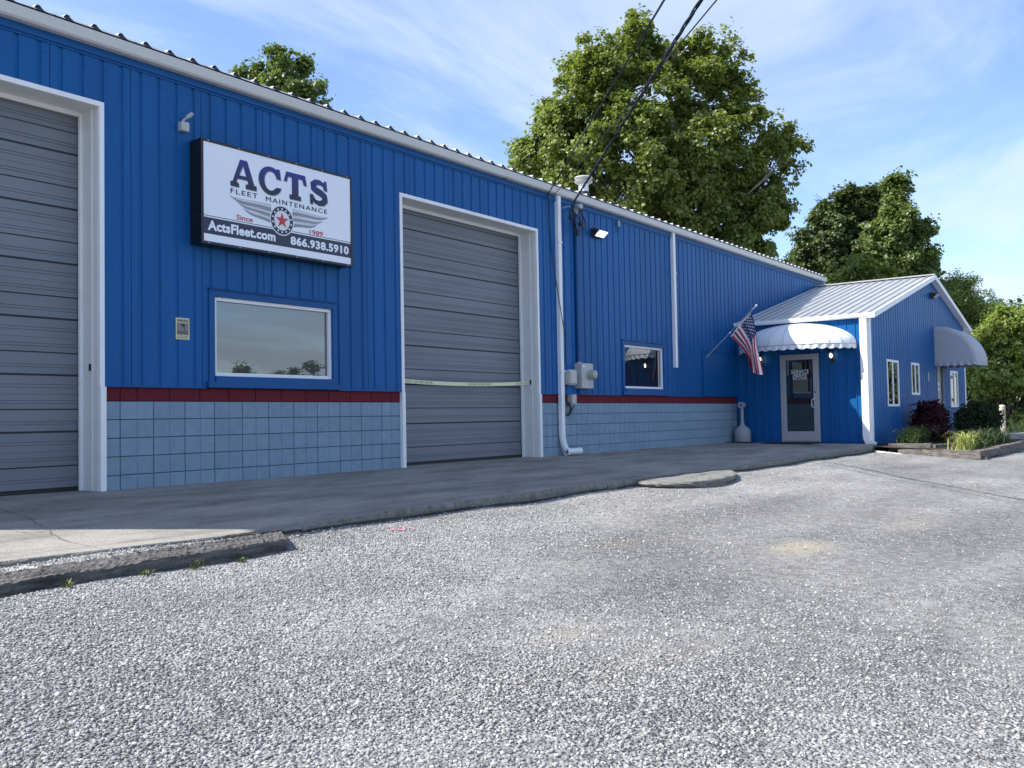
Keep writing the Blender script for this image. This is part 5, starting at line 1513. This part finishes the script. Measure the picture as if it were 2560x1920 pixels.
for i in range(34):
    x_ = 16.15 + (24.6 - 16.15) * i / 33
    row = []
    for j in range(12):
        y_ = -5.82 + (2.50) * j / 11
        xa_ = max(x_, 16.1 + 0.25 * max(0, (y_ + 5.8)))
        row.append((xa_, y_, -0.165 + 0.09 * (j / 11) + random.uniform(-.012, .012) - (0.06 if j == 0 else 0)))
    gridb.append(row)
bed.strip_sheet(gridb)
tag(bed.build('mulch_bed', M['mulch']), 'dark mulch filling the timber planting bed', None, kind='structure')
bo = rough_beam('splash_board', (16.45, -3.55), (15.95, -4.25), (0.20, 0.10), 0.05, -0.165, -0.205, M['plank'], 21, 16, 3, 0.006)
tag(bo, 'bleached old board lying on the gravel below the white downspout', 'board')
# pink spray mark
pk = MB()
for k in range(16):
    x_, y_ = 0.42 + random.gauss(0, .07), -4.0 + random.gauss(0, .03)
    z_ = float(gz(x_, y_)) + 0.012
    r = random.uniform(.008, .02)
    pk.face([(x_ + r * math.cos(t), y_ + r * math.sin(t), z_ + random.uniform(0, .006)) for t in np.linspace(0, 2 * math.pi, 7)[:-1]])
o = pk.build('paint_mark', M['pink']); tag(o, 'fluorescent pink spray paint spots on the pale gravel by the curb', None, kind='stuff')

# ------------------------------------------------------------------ gravel stones
def ico():
    t = (1 + 5 ** .5) / 2
    v = np.array([(-1, t, 0), (1, t, 0), (-1, -t, 0), (1, -t, 0), (0, -1, t), (0, 1, t), (0, -1, -t), (0, 1, -t), (t, 0, -1), (t, 0, 1), (-t, 0, -1), (-t, 0, 1)], float)
    f = [(0, 11, 5), (0, 5, 1), (0, 1, 7), (0, 7, 10), (0, 10, 11), (1, 5, 9), (5, 11, 4), (11, 10, 2), (10, 7, 6), (7, 1, 8), (3, 9, 4), (3, 4, 2), (3, 2, 6), (3, 6, 8), (3, 8, 9), (4, 9, 5), (2, 4, 11), (6, 2, 10), (8, 6, 7), (9, 8, 1)]
    return v / np.linalg.norm(v, axis=1)[:, None], f
iv, ifc = ico()
stone_col = bpy.data.collections.new('stone_shapes')
for k in range(7):
    v = iv * RNG.uniform(0.68, 1.22, (12, 1)) * np.array([1.0, RNG.uniform(.65, .95), RNG.uniform(.5, .8)])
    me = bpy.data.meshes.new('stone'); me.from_pydata([tuple(p) for p in v], [], ifc); me.materials.append(M['stone'])
    so = bpy.data.objects.new('stone', me); stone_col.objects.link(so)
# sample positions around the viewpoint
def vnoise(x, y):
    return (np.sin(x * 1.7 + 1.3 * np.sin(y * 1.1)) + np.sin(y * 2.3 + 1.1 * np.sin(x * 0.9 + 2)) + np.sin(x * 0.6 - y * 0.8) * 1.2) / 3.2
pts, scl = [], []
for (w0, w1, dens, r0) in ((2.3, 4.2, 3900, .0067), (4.2, 6.5, 2800, .0070), (6.5, 10, 1200, .0080), (10, 16, 300, .0105), (16, 26, 60, .012)):
    half = math.radians(43)
    area = half * (w1 ** 2 - w0 ** 2)
    n = int(area * dens)
    rr = np.sqrt(RNG.uniform(w0 ** 2, w1 ** 2, n)); th_ = RNG.uniform(-half, half, n) + YAW
    x_ = CAM.x + rr * np.sin(th_); y_ = CAM.y + rr * np.cos(th_)
    keep = (y_ < -3.475) & ~((x_ > 15.9) & (y_ > -5.95)) & ~((x_ > 5.3) & (x_ < 8.3) & (y_ > -4.25)) & ~((x_ < -0.65) & (y_ > -4.12) & (y_ < -3.60))
    # loose stone lies thick in places, worn away in others
    dn = vnoise(x_, y_)
    edge = np.exp(-np.abs(y_ + 4.1) / 0.7)
    near_left = 1 / (1 + np.exp(((x_ + 2.6) - (-y_ - 6.4) * .35) / 0.9))
    prob = np.clip(0.30 + 0.42 * dn + 0.65 * edge + 0.75 * near_left, 0.08, 1)
    side = (x_ * 0.594 - y_ * 0.805) + 2.4 * dn
    packed = 1 / (1 + np.exp(-(side - 6.6) / 0.8))
    prob = prob * (1 - 0.78 * packed * (1 - np.clip(edge, 0, 1)))
    keep &= RNG.uniform(0, 1, n) < prob
    x_, y_ = x_[keep], y_[keep]
    s_ = r0 * (1 - 0.22 * packed[keep]) * np.exp(np.clip(RNG.normal(0, 0.34, len(x_)), -.8, .62))
    pts.append(np.stack([x_, y_, gz(x_, y_) + s_ * 0.22], 1)); scl.append(s_)
pts = np.concatenate(pts); scl = np.concatenate(scl)
pm = bpy.data.meshes.new('loose_gravel')
pm.vertices.add(len(pts)); pm.vertices.foreach_set('co', pts.astype(np.float32).ravel())
a = pm.attributes.new('siz', 'FLOAT', 'POINT'); a.data.foreach_set('value', scl.astype(np.float32))
rot = np.stack([RNG.normal(0, .35, len(pts)), RNG.normal(0, .35, len(pts)), RNG.uniform(0, 6.28, len(pts))], 1)
a = pm.attributes.new('rot', 'FLOAT_VECTOR', 'POINT'); a.data.foreach_set('vector', rot.astype(np.float32).ravel())
a = pm.attributes.new('pick', 'INT', 'POINT'); a.data.foreach_set('value', RNG.integers(0, 7, len(pts)).astype(np.int32))
gro = link('loose_gravel', pm)
tag(gro, 'loose pale grey gravel stones scattered over the lot', None, kind='stuff')
ng_ = bpy.data.node_groups.new('scatter_stones', 'GeometryNodeTree')
ng_.interface.new_socket('Geometry', in_out='INPUT', socket_type='NodeSocketGeometry')
ng_.interface.new_socket('Geometry', in_out='OUTPUT', socket_type='NodeSocketGeometry')
gi, go = nn(ng_, 'NodeGroupInput'), nn(ng_, 'NodeGroupOutput')
m2p = nn(ng_, 'GeometryNodeMeshToPoints')
iop = nn(ng_, 'GeometryNodeInstanceOnPoints'); ci = nn(ng_, 'GeometryNodeCollectionInfo')
ci.inputs['Collection'].default_value = stone_col; ci.inputs['Separate Children'].default_value = True; ci.inputs['Reset Children'].default_value = True
def na(nm, dt):
    n_ = nn(ng_, 'GeometryNodeInputNamedAttribute', data_type=dt); n_.inputs['Name'].default_value = nm; return n_
asz, art, apk = na('siz', 'FLOAT'), na('rot', 'FLOAT_VECTOR'), na('pick', 'INT')
lk = ng_.links.new
lk(gi.outputs[0], m2p.inputs['Mesh']); lk(m2p.outputs[0], iop.inputs['Points']); lk(ci.outputs[0], iop.inputs['Instance'])
iop.inputs['Pick Instance'].default_value = True
e2r = nn(ng_, 'FunctionNodeEulerToRotation'); lk(art.outputs['Attribute'], e2r.inputs[0])
lk(apk.outputs['Attribute'], iop.inputs['Instance Index']); lk(e2r.outputs[0], iop.inputs['Rotation']); lk(asz.outputs['Attribute'], iop.inputs['Scale'])
lk(iop.outputs[0], go.inputs[0])
md = gro.modifiers.new('scatter', 'NODES'); md.node_group = ng_

# ------------------------------------------------------------------ vegetation
def leaves(centres, csize, per, size, rng, aspect=0.5, up=0.5, droop=0.0, outv=None, flat=0.7):
    """leaf-sized folded faces round clump centres -> verts, tris, tint"""
    n = len(centres) * per
    c = np.repeat(centres, per, axis=0)
    cs = np.repeat(csize, per)[:, None]
    pos = c + np.clip(rng.normal(0, 1, (n, 3)), -1.7, 1.7) * cs * np.array([0.5, 0.5, 0.5 * flat])
    nrm = rng.normal(0, 1, (n, 3)); nrm[:, 2] = np.abs(nrm[:, 2]) * 0.7 + up
    if outv is not None: nrm += np.repeat(outv, per, axis=0) * 1.1
    nrm /= np.linalg.norm(nrm, axis=1)[:, None]
    ax = rng.normal(0, 1, (n, 3)); ax[:, 2] -= droop
    ax -= nrm * (ax * nrm).sum(1)[:, None]; ax /= np.linalg.norm(ax, axis=1)[:, None]
    sd = np.cross(nrm, ax)
    L_ = (size * np.exp(rng.normal(0, 0.25, n)))[:, None]
    W_ = L_ * aspect
    fold = nrm * L_ * 0.14
    v = np.empty((n, 4, 3))
    v[:, 0] = pos - ax * L_ * .5; v[:, 1] = pos + sd * W_ - ax * L_ * 0.02 + fold; v[:, 2] = pos + ax * L_ * .5 - nrm * L_ * .08; v[:, 3] = pos - sd * W_ - ax * L_ * 0.02 + fold
    i0 = np.arange(n) * 4
    f = np.stack([i0, i0 + 1, i0 + 2, i0, i0 + 2, i0 + 3], 1).ravel()
    ct = np.repeat(rng.uniform(0, 1, len(centres)), per)
    tint = np.clip(0.5 * ct + 0.5 * rng.uniform(0, 1, n) + rng.normal(0, .08, n), 0, 1)
    return v.reshape(-1, 3), f, np.repeat(tint, 4)

def lobe_clumps(lobes, n, rng, shell=0.5, low=-1.0):
    """lobes: (x,y,z,rx,ry,rz). clump centres filling an outer shell unevenly"""
    lobes = np.array(lobes, float)
    wgt = (lobes[:, 3] * lobes[:, 4] * lobes[:, 5]) ** (0.60); wgt /= wgt.sum()
    k = rng.choice(len(lobes), n, p=wgt)
    d = rng.normal(0, 1, (n, 3)); d /= np.linalg.norm(d, axis=1)[:, None]
    r = shell + (1 - shell) * rng.uniform(0, 1, n) ** 0.7
    r *= 1 + 0.10 * np.sin(d[:, 0] * 7 + k) * np.sin(d[:, 1] * 6 + d[:, 2] * 5)
    return lobes[k, :3] + d * lobes[k, 3:] * r[:, None]

def tree(name, label, base, lobes, nclump, per, csize, lsize, leafm, barkm, trunk_r, seed, cat='tree', aspect=0.5, shell=0.45, up=0.5, droop=0.0, limbs=True, group=None, sub=None, flat=0.75):
    rng = np.random.default_rng(seed)
    t = thing(name, label, cat, base, group)
    if sub:
        nsub, rsub = sub
        lb_ = np.array(lobes, float); lb_[:, 3:] = np.maximum(lb_[:, 3:] - rsub * 0.45, 0.15)
        sc_ = lobe_clumps(lb_, nsub, rng, shell)
        k_ = rng.integers(0, nsub, nclump)
        d_ = rng.normal(0, 1, (nclump, 3)); d_ /= np.linalg.norm(d_, axis=1)[:, None]
        rs_ = rsub * np.exp(rng.normal(0, .28, nsub))
        cen = sc_[k_] + d_ * (rs_[k_] * rng.uniform(.25, 1, nclump) ** .5)[:, None] * np.array([1, 1, .72])
    else:
        cen = lobe_clumps(lobes, nclump, rng, shell)
    lc_ = np.array(lobes, float)[:, :3].mean(0); ov = cen - lc_; ov /= np.linalg.norm(ov, axis=1)[:, None]
    if sub: ov = 0.5 * ov + 0.7 * d_
    kp_ = cen[:, 2] > base[2] + 0.05
    cen, ov = cen[kp_], ov[kp_]
    v, f, ti = leaves(cen, csize * np.exp(rng.normal(0, .3, len(cen))), per, lsize, rng, aspect, up, droop, ov, flat=flat)
    me = fast_mesh('crown', v, f, 3, [leafm], attr=ti)
    link('crown', me, t)
    m_ = MB()
    if limbs:
        b = Vector(base)
        lb = sorted(lobes, key=lambda l: l[2])
        topz = max(l[2] for l in lobes)
        cx, cy = np.mean([l[0] for l in lobes]), np.mean([l[1] for l in lobes])
        axis = [b, b.lerp(Vector((cx, cy, b.z + (topz - b.z) * .35)), .8), Vector((cx + .2, cy, b.z + (topz - b.z) * .6)), Vector((cx, cy + .2, topz))]
        ax_ = catm(axis, 6)
        m_.tube(ax_, [trunk_r * (1 - 0.86 * i / (len(ax_) - 1)) for i in range(len(ax_))], 9)
        rnd = random.Random(seed)
        for l in lobes:
            tgt = Vector(l[:3])
            s_ = min(range(len(ax_)), key=lambda i: abs(ax_[i].z - (tgt.z - 0.9 * (Vector((tgt.x, tgt.y)) - Vector((ax_[i].x, ax_[i].y))).length)))
            st_ = ax_[min(s_, len(ax_) - 3)]
            md_ = st_.lerp(tgt, .5) + Vector((rnd.uniform(-.3, .3), rnd.uniform(-.3, .3), .25))
            r_ = trunk_r * (0.30 - 0.20 * s_ / len(ax_))
            m_.tube(catm([st_, md_, tgt], 4), [r_ * (1 - .8 * i / 8) for i in range(9)], 6)
            for _ in range(5):
                dv = Vector((rnd.gauss(0, 1), rnd.gauss(0, 1), rnd.gauss(.3, .8))).normalized()
                e_ = tgt + Vector((dv.x * l[3], dv.y * l[4], dv.z * l[5])) * .6
                m_.tube([md_.lerp(tgt, rnd.uniform(.2, .9)), tgt.lerp(e_, .55) + Vector((0, 0, .1)), e_], [r_ * .22, r_ * .13, r_ * .04], 5)
    else:
        b = Vector(base)
        rnd = random.Random(seed)
        for l in lobes:
            for _ in range(3):
                tgt = Vector(l[:3]) + Vector((rnd.gauss(0, .3) * l[3], rnd.gauss(0, .3) * l[4], .3 * l[5]))
                m_.tube(catm([b + Vector((rnd.uniform(-.1, .1) * l[3], rnd.uniform(-.1, .1) * l[4], 0)), b.lerp(tgt, .5) + Vector((rnd.uniform(-.1, .1), rnd.uniform(-.1, .1), 0)), tgt], 4), [trunk_r * (1 - .8 * i / 8) for i in range(9)], 5)
    m_.build('trunk', barkm, t, 60)
    return t

# helper: measured crown outlines are placed round a trunk at its own distance
def at(px, py, w, back=0.0):
    """world point at image measure (px,py) of the 2560 px photo and depth w"""
    d = fwd + r2 * ((px - 1280) / 2338.37) + u2 * ((960 - py) / 2338.37)
    return CAM + d * (w + back)
def lobes_from(spec, w, sq=0.9):
    out_ = []
    for (px, py, rpx, rpy, dz) in spec:
        p = at(px, py, w + dz); s_ = (w + dz) / 2338.37
        out_.append((p.x, p.y, p.z, rpx * s_, rpx * s_ * sq, rpy * s_))
    return out_
W_S = 37.0
syc = [(1585, 120, 92, 85, 0), (1500, 190, 110, 105, -1), (1690, 140, 95, 80, 1), (1780, 150, 78, 80, 0.5), (1600, 240, 150, 110, -1.5), (1760, 240, 120, 100, 0), (1830, 215, 60, 70, 1),
       (1460, 190, 60, 60, 0.5), (1480, 290, 110, 100, -1), (1400, 310, 80, 80, 0), (1360, 390, 90, 90, -.5), (1330, 430, 60, 70, .5), (1450, 420, 120, 100, -2), (1590, 380, 150, 120, -2), (1730, 370, 130, 110, -1.5), (1850, 310, 80, 80, 0),
       (1560, 520, 170, 110, -1), (1700, 490, 140, 110, -1), (1830, 430, 110, 90, 0), (1930, 370, 75, 60, 0.5), (1960, 400, 50, 60, -.5), (1900, 480, 90, 70, 0.5), (1800, 560, 130, 90, 0), (1920, 540, 60, 55, 0), (1650, 600, 160, 90, 0), (1850, 640, 90, 60, 1), (1880, 540, 85, 60, -.5), (1840, 600, 85, 50, -.5), (1760, 640, 90, 50, -.5), (1440, 520, 100, 80, 0), (1900, 620, 60, 40, 0), (1500, 640, 110, 90, 0)]
sb_ = at(1640, 560, W_S)
tree('sycamore_tree', 'tall broad sycamore with green crown rising behind the workshop roof', (sb_.x, sb_.y, -0.25), lobes_from(syc, W_S), 5200, 38, 0.27, 0.128, M['leaf_syc'], M['bark'], 0.42, 31, aspect=0.52, shell=0.45, sub=(460, 0.54))
W_L = 31.0
sml = [(690, 150, 48, 45, 0), (735, 150, 45, 55, .3), (655, 190, 50, 55, 0), (720, 205, 65, 60, -.3), (765, 190, 38, 60, .5), (610, 185, 28, 40, 0), (775, 240, 48, 35, 0), (690, 260, 90, 60, 0), (760, 300, 80, 60, 0), (720, 370, 90, 80, 0)]
lb_ = at(715, 300, W_L)
tree('tulip_tree', 'small airy treetop showing above the roof edge left of the sycamore', (lb_.x, lb_.y, -0.25), lobes_from(sml, W_L), 520, 34, 0.20, 0.105, M['leaf_mid'], M['bark'], 0.22, 32, shell=0.3, sub=(62, 0.40))
W_M = 46.0
mdk = [(2085, 545, 75, 60, 0), (2125, 505, 55, 48, 0), (2090, 478, 16, 26, 0), (2075, 520, 40, 40, 0), (2170, 510, 60, 50, .5), (2040, 500, 22, 35, 0), (2060, 590, 80, 60, 0), (2150, 590, 90, 70, -.5), (2020, 620, 60, 50, 0), (2100, 650, 110, 60, 0), (2000, 660, 50, 40, 0), (2160, 475, 26, 14, 0), (2190, 640, 80, 80, 1)]
mb_ = at(2110, 640, W_M)
tree('oak_tree', 'dark dense tree behind the junction of the two roofs', (mb_.x, mb_.y, -0.3), lobes_from(mdk, W_M), 1500, 34, 0.28, 0.145, M['leaf_dark'], M['bark_dark'], 0.3, 33, shell=0.3, sub=(150, 0.52))
mlt = [(2243, 455, 12, 28, 0), (2240, 475, 22, 34, 0), (2235, 510, 45, 40, 0), (2255, 560, 65, 55, 0), (2210, 590, 60, 60, -.5), (2280, 600, 55, 55, 0), (2240, 640, 90, 60, 0), (2310, 645, 35, 35, 0), (2190, 660, 70, 50, 0), (2300, 680, 50, 40, 0)]
ml_ = at(2245, 640, W_M - 2)
tree('sweetgum_tree', 'pointed green tree directly behind the office roof ridge', (ml_.x, ml_.y, -0.3), lobes_from(mlt, W_M - 2), 1400, 34, 0.26, 0.14, M['leaf_mid'], M['bark_dark'], 0.26, 34, shell=0.3, sub=(140, 0.46))
mbr = [(2120, 690, 40, 32, 0), (2160, 680, 40, 40, 0), (2090, 705, 25, 20, 0), (2200, 700, 50, 40, 0), (2130, 760, 70, 60, 0)]
mr_ = at(2140, 760, 40)
tree('maple_sapling', 'bright light green sapling showing just above the office roof by the wall', (mr_.x, mr_.y, -0.3), lobes_from(mbr, 40), 260, 26, 0.25, 0.15, M['leaf_bright'], M['bark_dark'], 0.12, 35, shell=0.3, sub=(32, 0.5))
wil = [(2385, 720, 45, 45, 0), (2405, 745, 55, 55, 0), (2430, 775, 62, 50, 0), (2375, 800, 55, 70, 0), (2450, 800, 42, 38, 0), (2400, 860, 75, 70, 0), (2445, 830, 40, 40, .5), (2360, 730, 25, 45, 0), (2420, 940, 90, 80, 0)]
wl_ = at(2400, 900, 44)
tree('willow_tree', 'feathery pale green willow behind the right edge of the office gable', (wl_.x, wl_.y, -0.3), lobes_from(wil, 44), 900, 50, 0.34, 0.13, M['leaf_pale'], M['bark_dark'], 0.2, 36, aspect=0.16, droop=1.2, shell=0.25, sub=(80, 0.6))
oak2 = [(2345, 740, 24, 40, 0), (2335, 700, 12, 25, 0), (2350, 800, 30, 60, 0)]
o2_ = at(2350, 850, 47)
tree('holly_tree', 'narrow dark treetop beside the office gable peak', (o2_.x, o2_.y, -0.3), lobes_from(oak2, 47), 110, 30, 0.4, 0.16, M['leaf_dark'], M['bark_dark'], 0.14, 37, shell=0.3)
shr = [(2510, 800, 55, 50, 0), (2550, 810, 50, 50, 0), (2480, 860, 60, 60, .5), (2550, 880, 55, 70, 0), (2500, 940, 70, 70, -.3), (2450, 930, 45, 60, .5), (2560, 960, 55, 60, 0), (2620, 860, 70, 80, 0), (2640, 960, 80, 90, 0), (2540, 1040, 70, 40, .3), (2460, 1010, 45, 60, .5)]
sh_b = at(2520, 1060, 40)
tree('mulberry_bush', 'tall bright green leafy thicket right of the grey awning', (sh_b.x, sh_b.y, -0.3), lobes_from(shr, 40), 1150, 34, 0.26, 0.13, M['leaf_lush'], M['bark_dark'], 0.1, 38, cat='bush', limbs=False, shell=0.2, sub=(85, 0.78))
dk2 = [(2470, 1040, 60, 50, 0), (2540, 1060, 70, 45, 0), (2620, 1050, 70, 60, 0), (2420, 1020, 50, 60, 0), (2690, 1040, 80, 80, 0)]
d2_ = at(2530, 1090, 43)
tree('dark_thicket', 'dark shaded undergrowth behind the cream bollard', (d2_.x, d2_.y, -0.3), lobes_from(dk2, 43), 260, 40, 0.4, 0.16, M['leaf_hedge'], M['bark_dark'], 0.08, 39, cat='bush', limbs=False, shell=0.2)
for k, (px, py, rx, ry, lab) in enumerate(((2520, 790, 40, 30, 'distant rounded treetop above the bright thicket at right'), (2575, 800, 40, 30, 'distant treetop cut by the right edge of the picture'))):
    b_ = at(px, 990, 85)
    tree('distant_tree', lab, (b_.x, b_.y, -0.3), lobes_from([(px, py, rx, ry, 0), (px - 20, py + 25, rx, ry, 0), (px + 10, py + 60, rx * 1.2, ry * 2, 0)], 85), 150, 30, 0.9, 0.3, M['leaf_dark'], M['bark_dark'], 0.3, 40 + k)

# trees across the lot that the big window mirrors
for k, (x_, y_, h_, lab) in enumerate(((37.5, -52, 4.2, 'low tree across the lot, mirrored at the left of the wide window'), (41.5, -52, 5.4, 'rounded tree across the lot, mirrored low in the middle of the wide window'), (44.5, -52, 5.0, 'tree across the lot between the rounded tree and the tallest tree'), (48.0, -51, 6.6, 'tallest tree across the lot, mirrored at the right of the wide window'), (33, -52, 3.0, 'shortest tree across the lot far behind the viewer'), (39.6, -53, 3.9, 'low bush-like tree across the lot left of the rounded one'), (46.3, -52, 5.6, 'tree across the lot just left of the tallest tree'))):
    tree('roadside_tree', lab, (x_, y_, -0.5), [(x_, y_, h_ * .6, 1.5, 1.5, h_ * .32), (x_ + 1.2, y_ + .5, h_ * .45, 1.2, 1.2, h_ * .25), (x_ - 1.2, y_ - .5, h_ * .42, 1.3, 1.2, h_ * .25), (x_ + .3, y_, h_ * .85, .9, .9, h_ * .16)], 160, 30, 0.4, 0.2, M['leaf_mid'], M['bark_dark'], 0.15, 60 + k, group='trees across the lot behind the viewer', shell=0.3, sub=(36, 0.5))

for k, (x_, y_, h_, lab) in enumerate(((60, -14, 8, 'tree beyond the right edge, mirrored in the near office gable window'), (67, -17, 9, 'tree beyond the right edge, farthest along the lot'), (58, -21, 7, 'tree beyond the right edge, lowest along the lot'))):
    tree('lot_edge_tree', lab, (x_, y_, -0.5), [(x_, y_, h_ * .55, 3.2, 3.2, h_ * .38), (x_ + 2, y_ + 1, h_ * .4, 2.6, 2.6, h_ * .3), (x_ - 1, y_ - 3, h_ * .4, 2.8, 2.8, h_ * .34)], 240, 30, 0.6, 0.3, M['leaf_mid'], M['bark_dark'], 0.2, 80 + k, group='trees past the right edge', shell=0.3)

# planting bed
def pos_bed(x_, y_): return (x_, y_, -0.12)
tree('barberry_shrub', 'dark burgundy leafed shrub against the gable wall', (20.45, -3.86, -0.1), [(20.45, -3.86, 0.58, .50, .40, .36), (20.25, -3.9, 0.36, .45, .38, .36), (20.75, -3.85, 0.42, .36, .36, .42), (20.5, -3.85, 0.78, .30, .28, .16)], 420, 26, 0.13, 0.055, M['leaf_red'], M['bark_dark'], 0.012, 51, cat='shrub', limbs=False, shell=0.45)
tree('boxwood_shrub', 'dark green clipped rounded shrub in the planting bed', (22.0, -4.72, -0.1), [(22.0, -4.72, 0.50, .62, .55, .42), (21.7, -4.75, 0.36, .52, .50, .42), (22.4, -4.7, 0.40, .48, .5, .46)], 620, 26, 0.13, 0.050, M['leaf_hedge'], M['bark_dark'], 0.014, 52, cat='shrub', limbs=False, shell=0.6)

def grass(x_, y_, z_, r, h, n, m, label, seed):
    rng = np.random.default_rng(seed)
    V, F, T = [], [], []
    for k in range(int(n * .55)):
        a = rng.uniform(0, 2 * math.pi); lean = rng.uniform(0.25, 1.25); hh = h * rng.uniform(.45, 1.35); w = rng.uniform(.006, .012)
        bx, by = x_ + r * .20 * rng.normal(), y_ + r * .20 * rng.normal()
        sx, sy = -math.sin(a) * w, math.cos(a) * w
        b0 = len(V); tt = rng.uniform(0, 1)
        for i in range(5):
            t = i / 4
            out_ = r * lean * (t ** 1.5); zz = hh * math.sin(t * (1.15 + 1.15 * min(lean, 1.0)))
            ww = (1 - t) ** .6 + .05
            V.append((bx + math.cos(a) * out_ - sx * ww, by + math.sin(a) * out_ - sy * ww, z_ + zz)); V.append((bx + math.cos(a) * out_ + sx * ww, by + math.sin(a) * out_ + sy * ww, z_ + zz)); T += [tt, tt]
        for i in range(4):
            q0 = b0 + i * 2; F += [q0, q0 + 1, q0 + 3, q0 + 2]
    me = fast_mesh('ornamental_grass', V, F, 4, [m], attr=T)
    o_ = link('ornamental_grass', me); tag(o_, label, 'grass clump', 'grass clumps in the planting bed')
grass(17.75, -3.92, -0.08, 0.57, .34, 285, M['grass_green'], 'green grass clump nearest the white downspout, above the upper timber', 71)
grass(18.55, -4.02, -0.08, 0.54, .36, 255, M['grass_green'], 'green grass clump in front of the burgundy shrub', 72)
grass(16.55, -5.36, -0.15, 0.46, .32, 285, M['grass_yellow'], 'bright yellow striped grass tuft at the front corner of the bed', 73)
grass(17.75, -5.38, -0.14, 0.54, .33, 270, M['grass_green'], 'green grass clump just right of the yellow tuft', 74)
grass(19.2, -5.38, -0.14, 0.57, .36, 255, M['grass_green'], 'green grass clump second right of the yellow tuft, below the clipped shrub', 75)
grass(21.3, -4.05, -0.10, 0.57, .42, 255, M['grass_green'], 'shaded grass clump between the burgundy and the clipped shrub', 76)
grass(20.6, -5.45, -0.13, 0.51, .34, 210, M['grass_green'], 'green grass clump at the far side timber of the bed', 77)
grass(33.2, -4.35, -0.30, 0.74, .5, 225, M['grass_green'], 'green grass clump right of the cream bollard', 78)

for k, (wx, wy, wh) in enumerate(((-2.62, -4.17, .10), (-2.1, -4.13, .08), (-1.72, -4.12, .11), (-1.35, -4.11, .07), (12.9, -3.56, .12), (13.6, -3.58, .09), (7.9, -3.62, .08))):
    rng_w = np.random.default_rng(90 + k); V, F, T = [], [], []
    for q_ in range(26):
        a_ = rng_w.uniform(0, 6.28); l_ = wh * rng_w.uniform(.3, .8); z0_ = float(gz(wx, wy)); p0 = (wx + rng_w.normal() * .02, wy + rng_w.normal() * .012, z0_)
        tip = (p0[0] + math.cos(a_) * l_ * .6, p0[1] + math.sin(a_) * l_ * .6, z0_ + l_ * rng_w.uniform(.4, 1)); ww_ = .006
        mdp = ((p0[0] + tip[0]) / 2, (p0[1] + tip[1]) / 2, z0_ + (tip[2] - z0_) * .65)
        b_ = len(V); V += [p0, (mdp[0] - math.sin(a_) * ww_, mdp[1] + math.cos(a_) * ww_, mdp[2]), tip, (mdp[0] + math.sin(a_) * ww_, mdp[1] - math.cos(a_) * ww_, mdp[2])]; F += [b_, b_ + 1, b_ + 2, b_ + 3]; T += [rng_w.uniform()] * 4
    o_ = link('weed', fast_mesh('weed', V, F, 4, [M['leaf_dark']], attr=T))
    tag(o_, ('leftmost small weed at the foot of the long foreground timber', 'second small weed from the left along the foreground timber', 'third small weed from the left along the foreground timber', 'small weed nearest the right end of the foreground timber', 'small weed against the curb left of the white office downspout', 'small weed against the curb nearest the white office downspout', 'small weed against the curb right behind the concrete lump')[k], 'weed', 'weeds at the foot of the long timber' if k < 4 else 'weeds against the apron curb')

bl = thing('bollard', 'cream pipe bollard standing beyond the clipped shrub', 'bollard', (31.6, -3.82, -0.3))
m_ = MB(); m_.lathe([(0.098, -0.35), (0.098, 0.80)], 31.6, -3.82, 18); m_.build('post', M['bollard'], bl, 40)
m_ = MB(); m_.lathe([(0.103, 0.801), (0.103, 0.84), (0.09, 0.865), (0.05, 0.875)], 31.6, -3.82, 18); m_.build('cap', M['bollard'], bl, 40)

# tidy helper property
for o in bpy.data.objects:
    if '_l' in o: del o['_l']
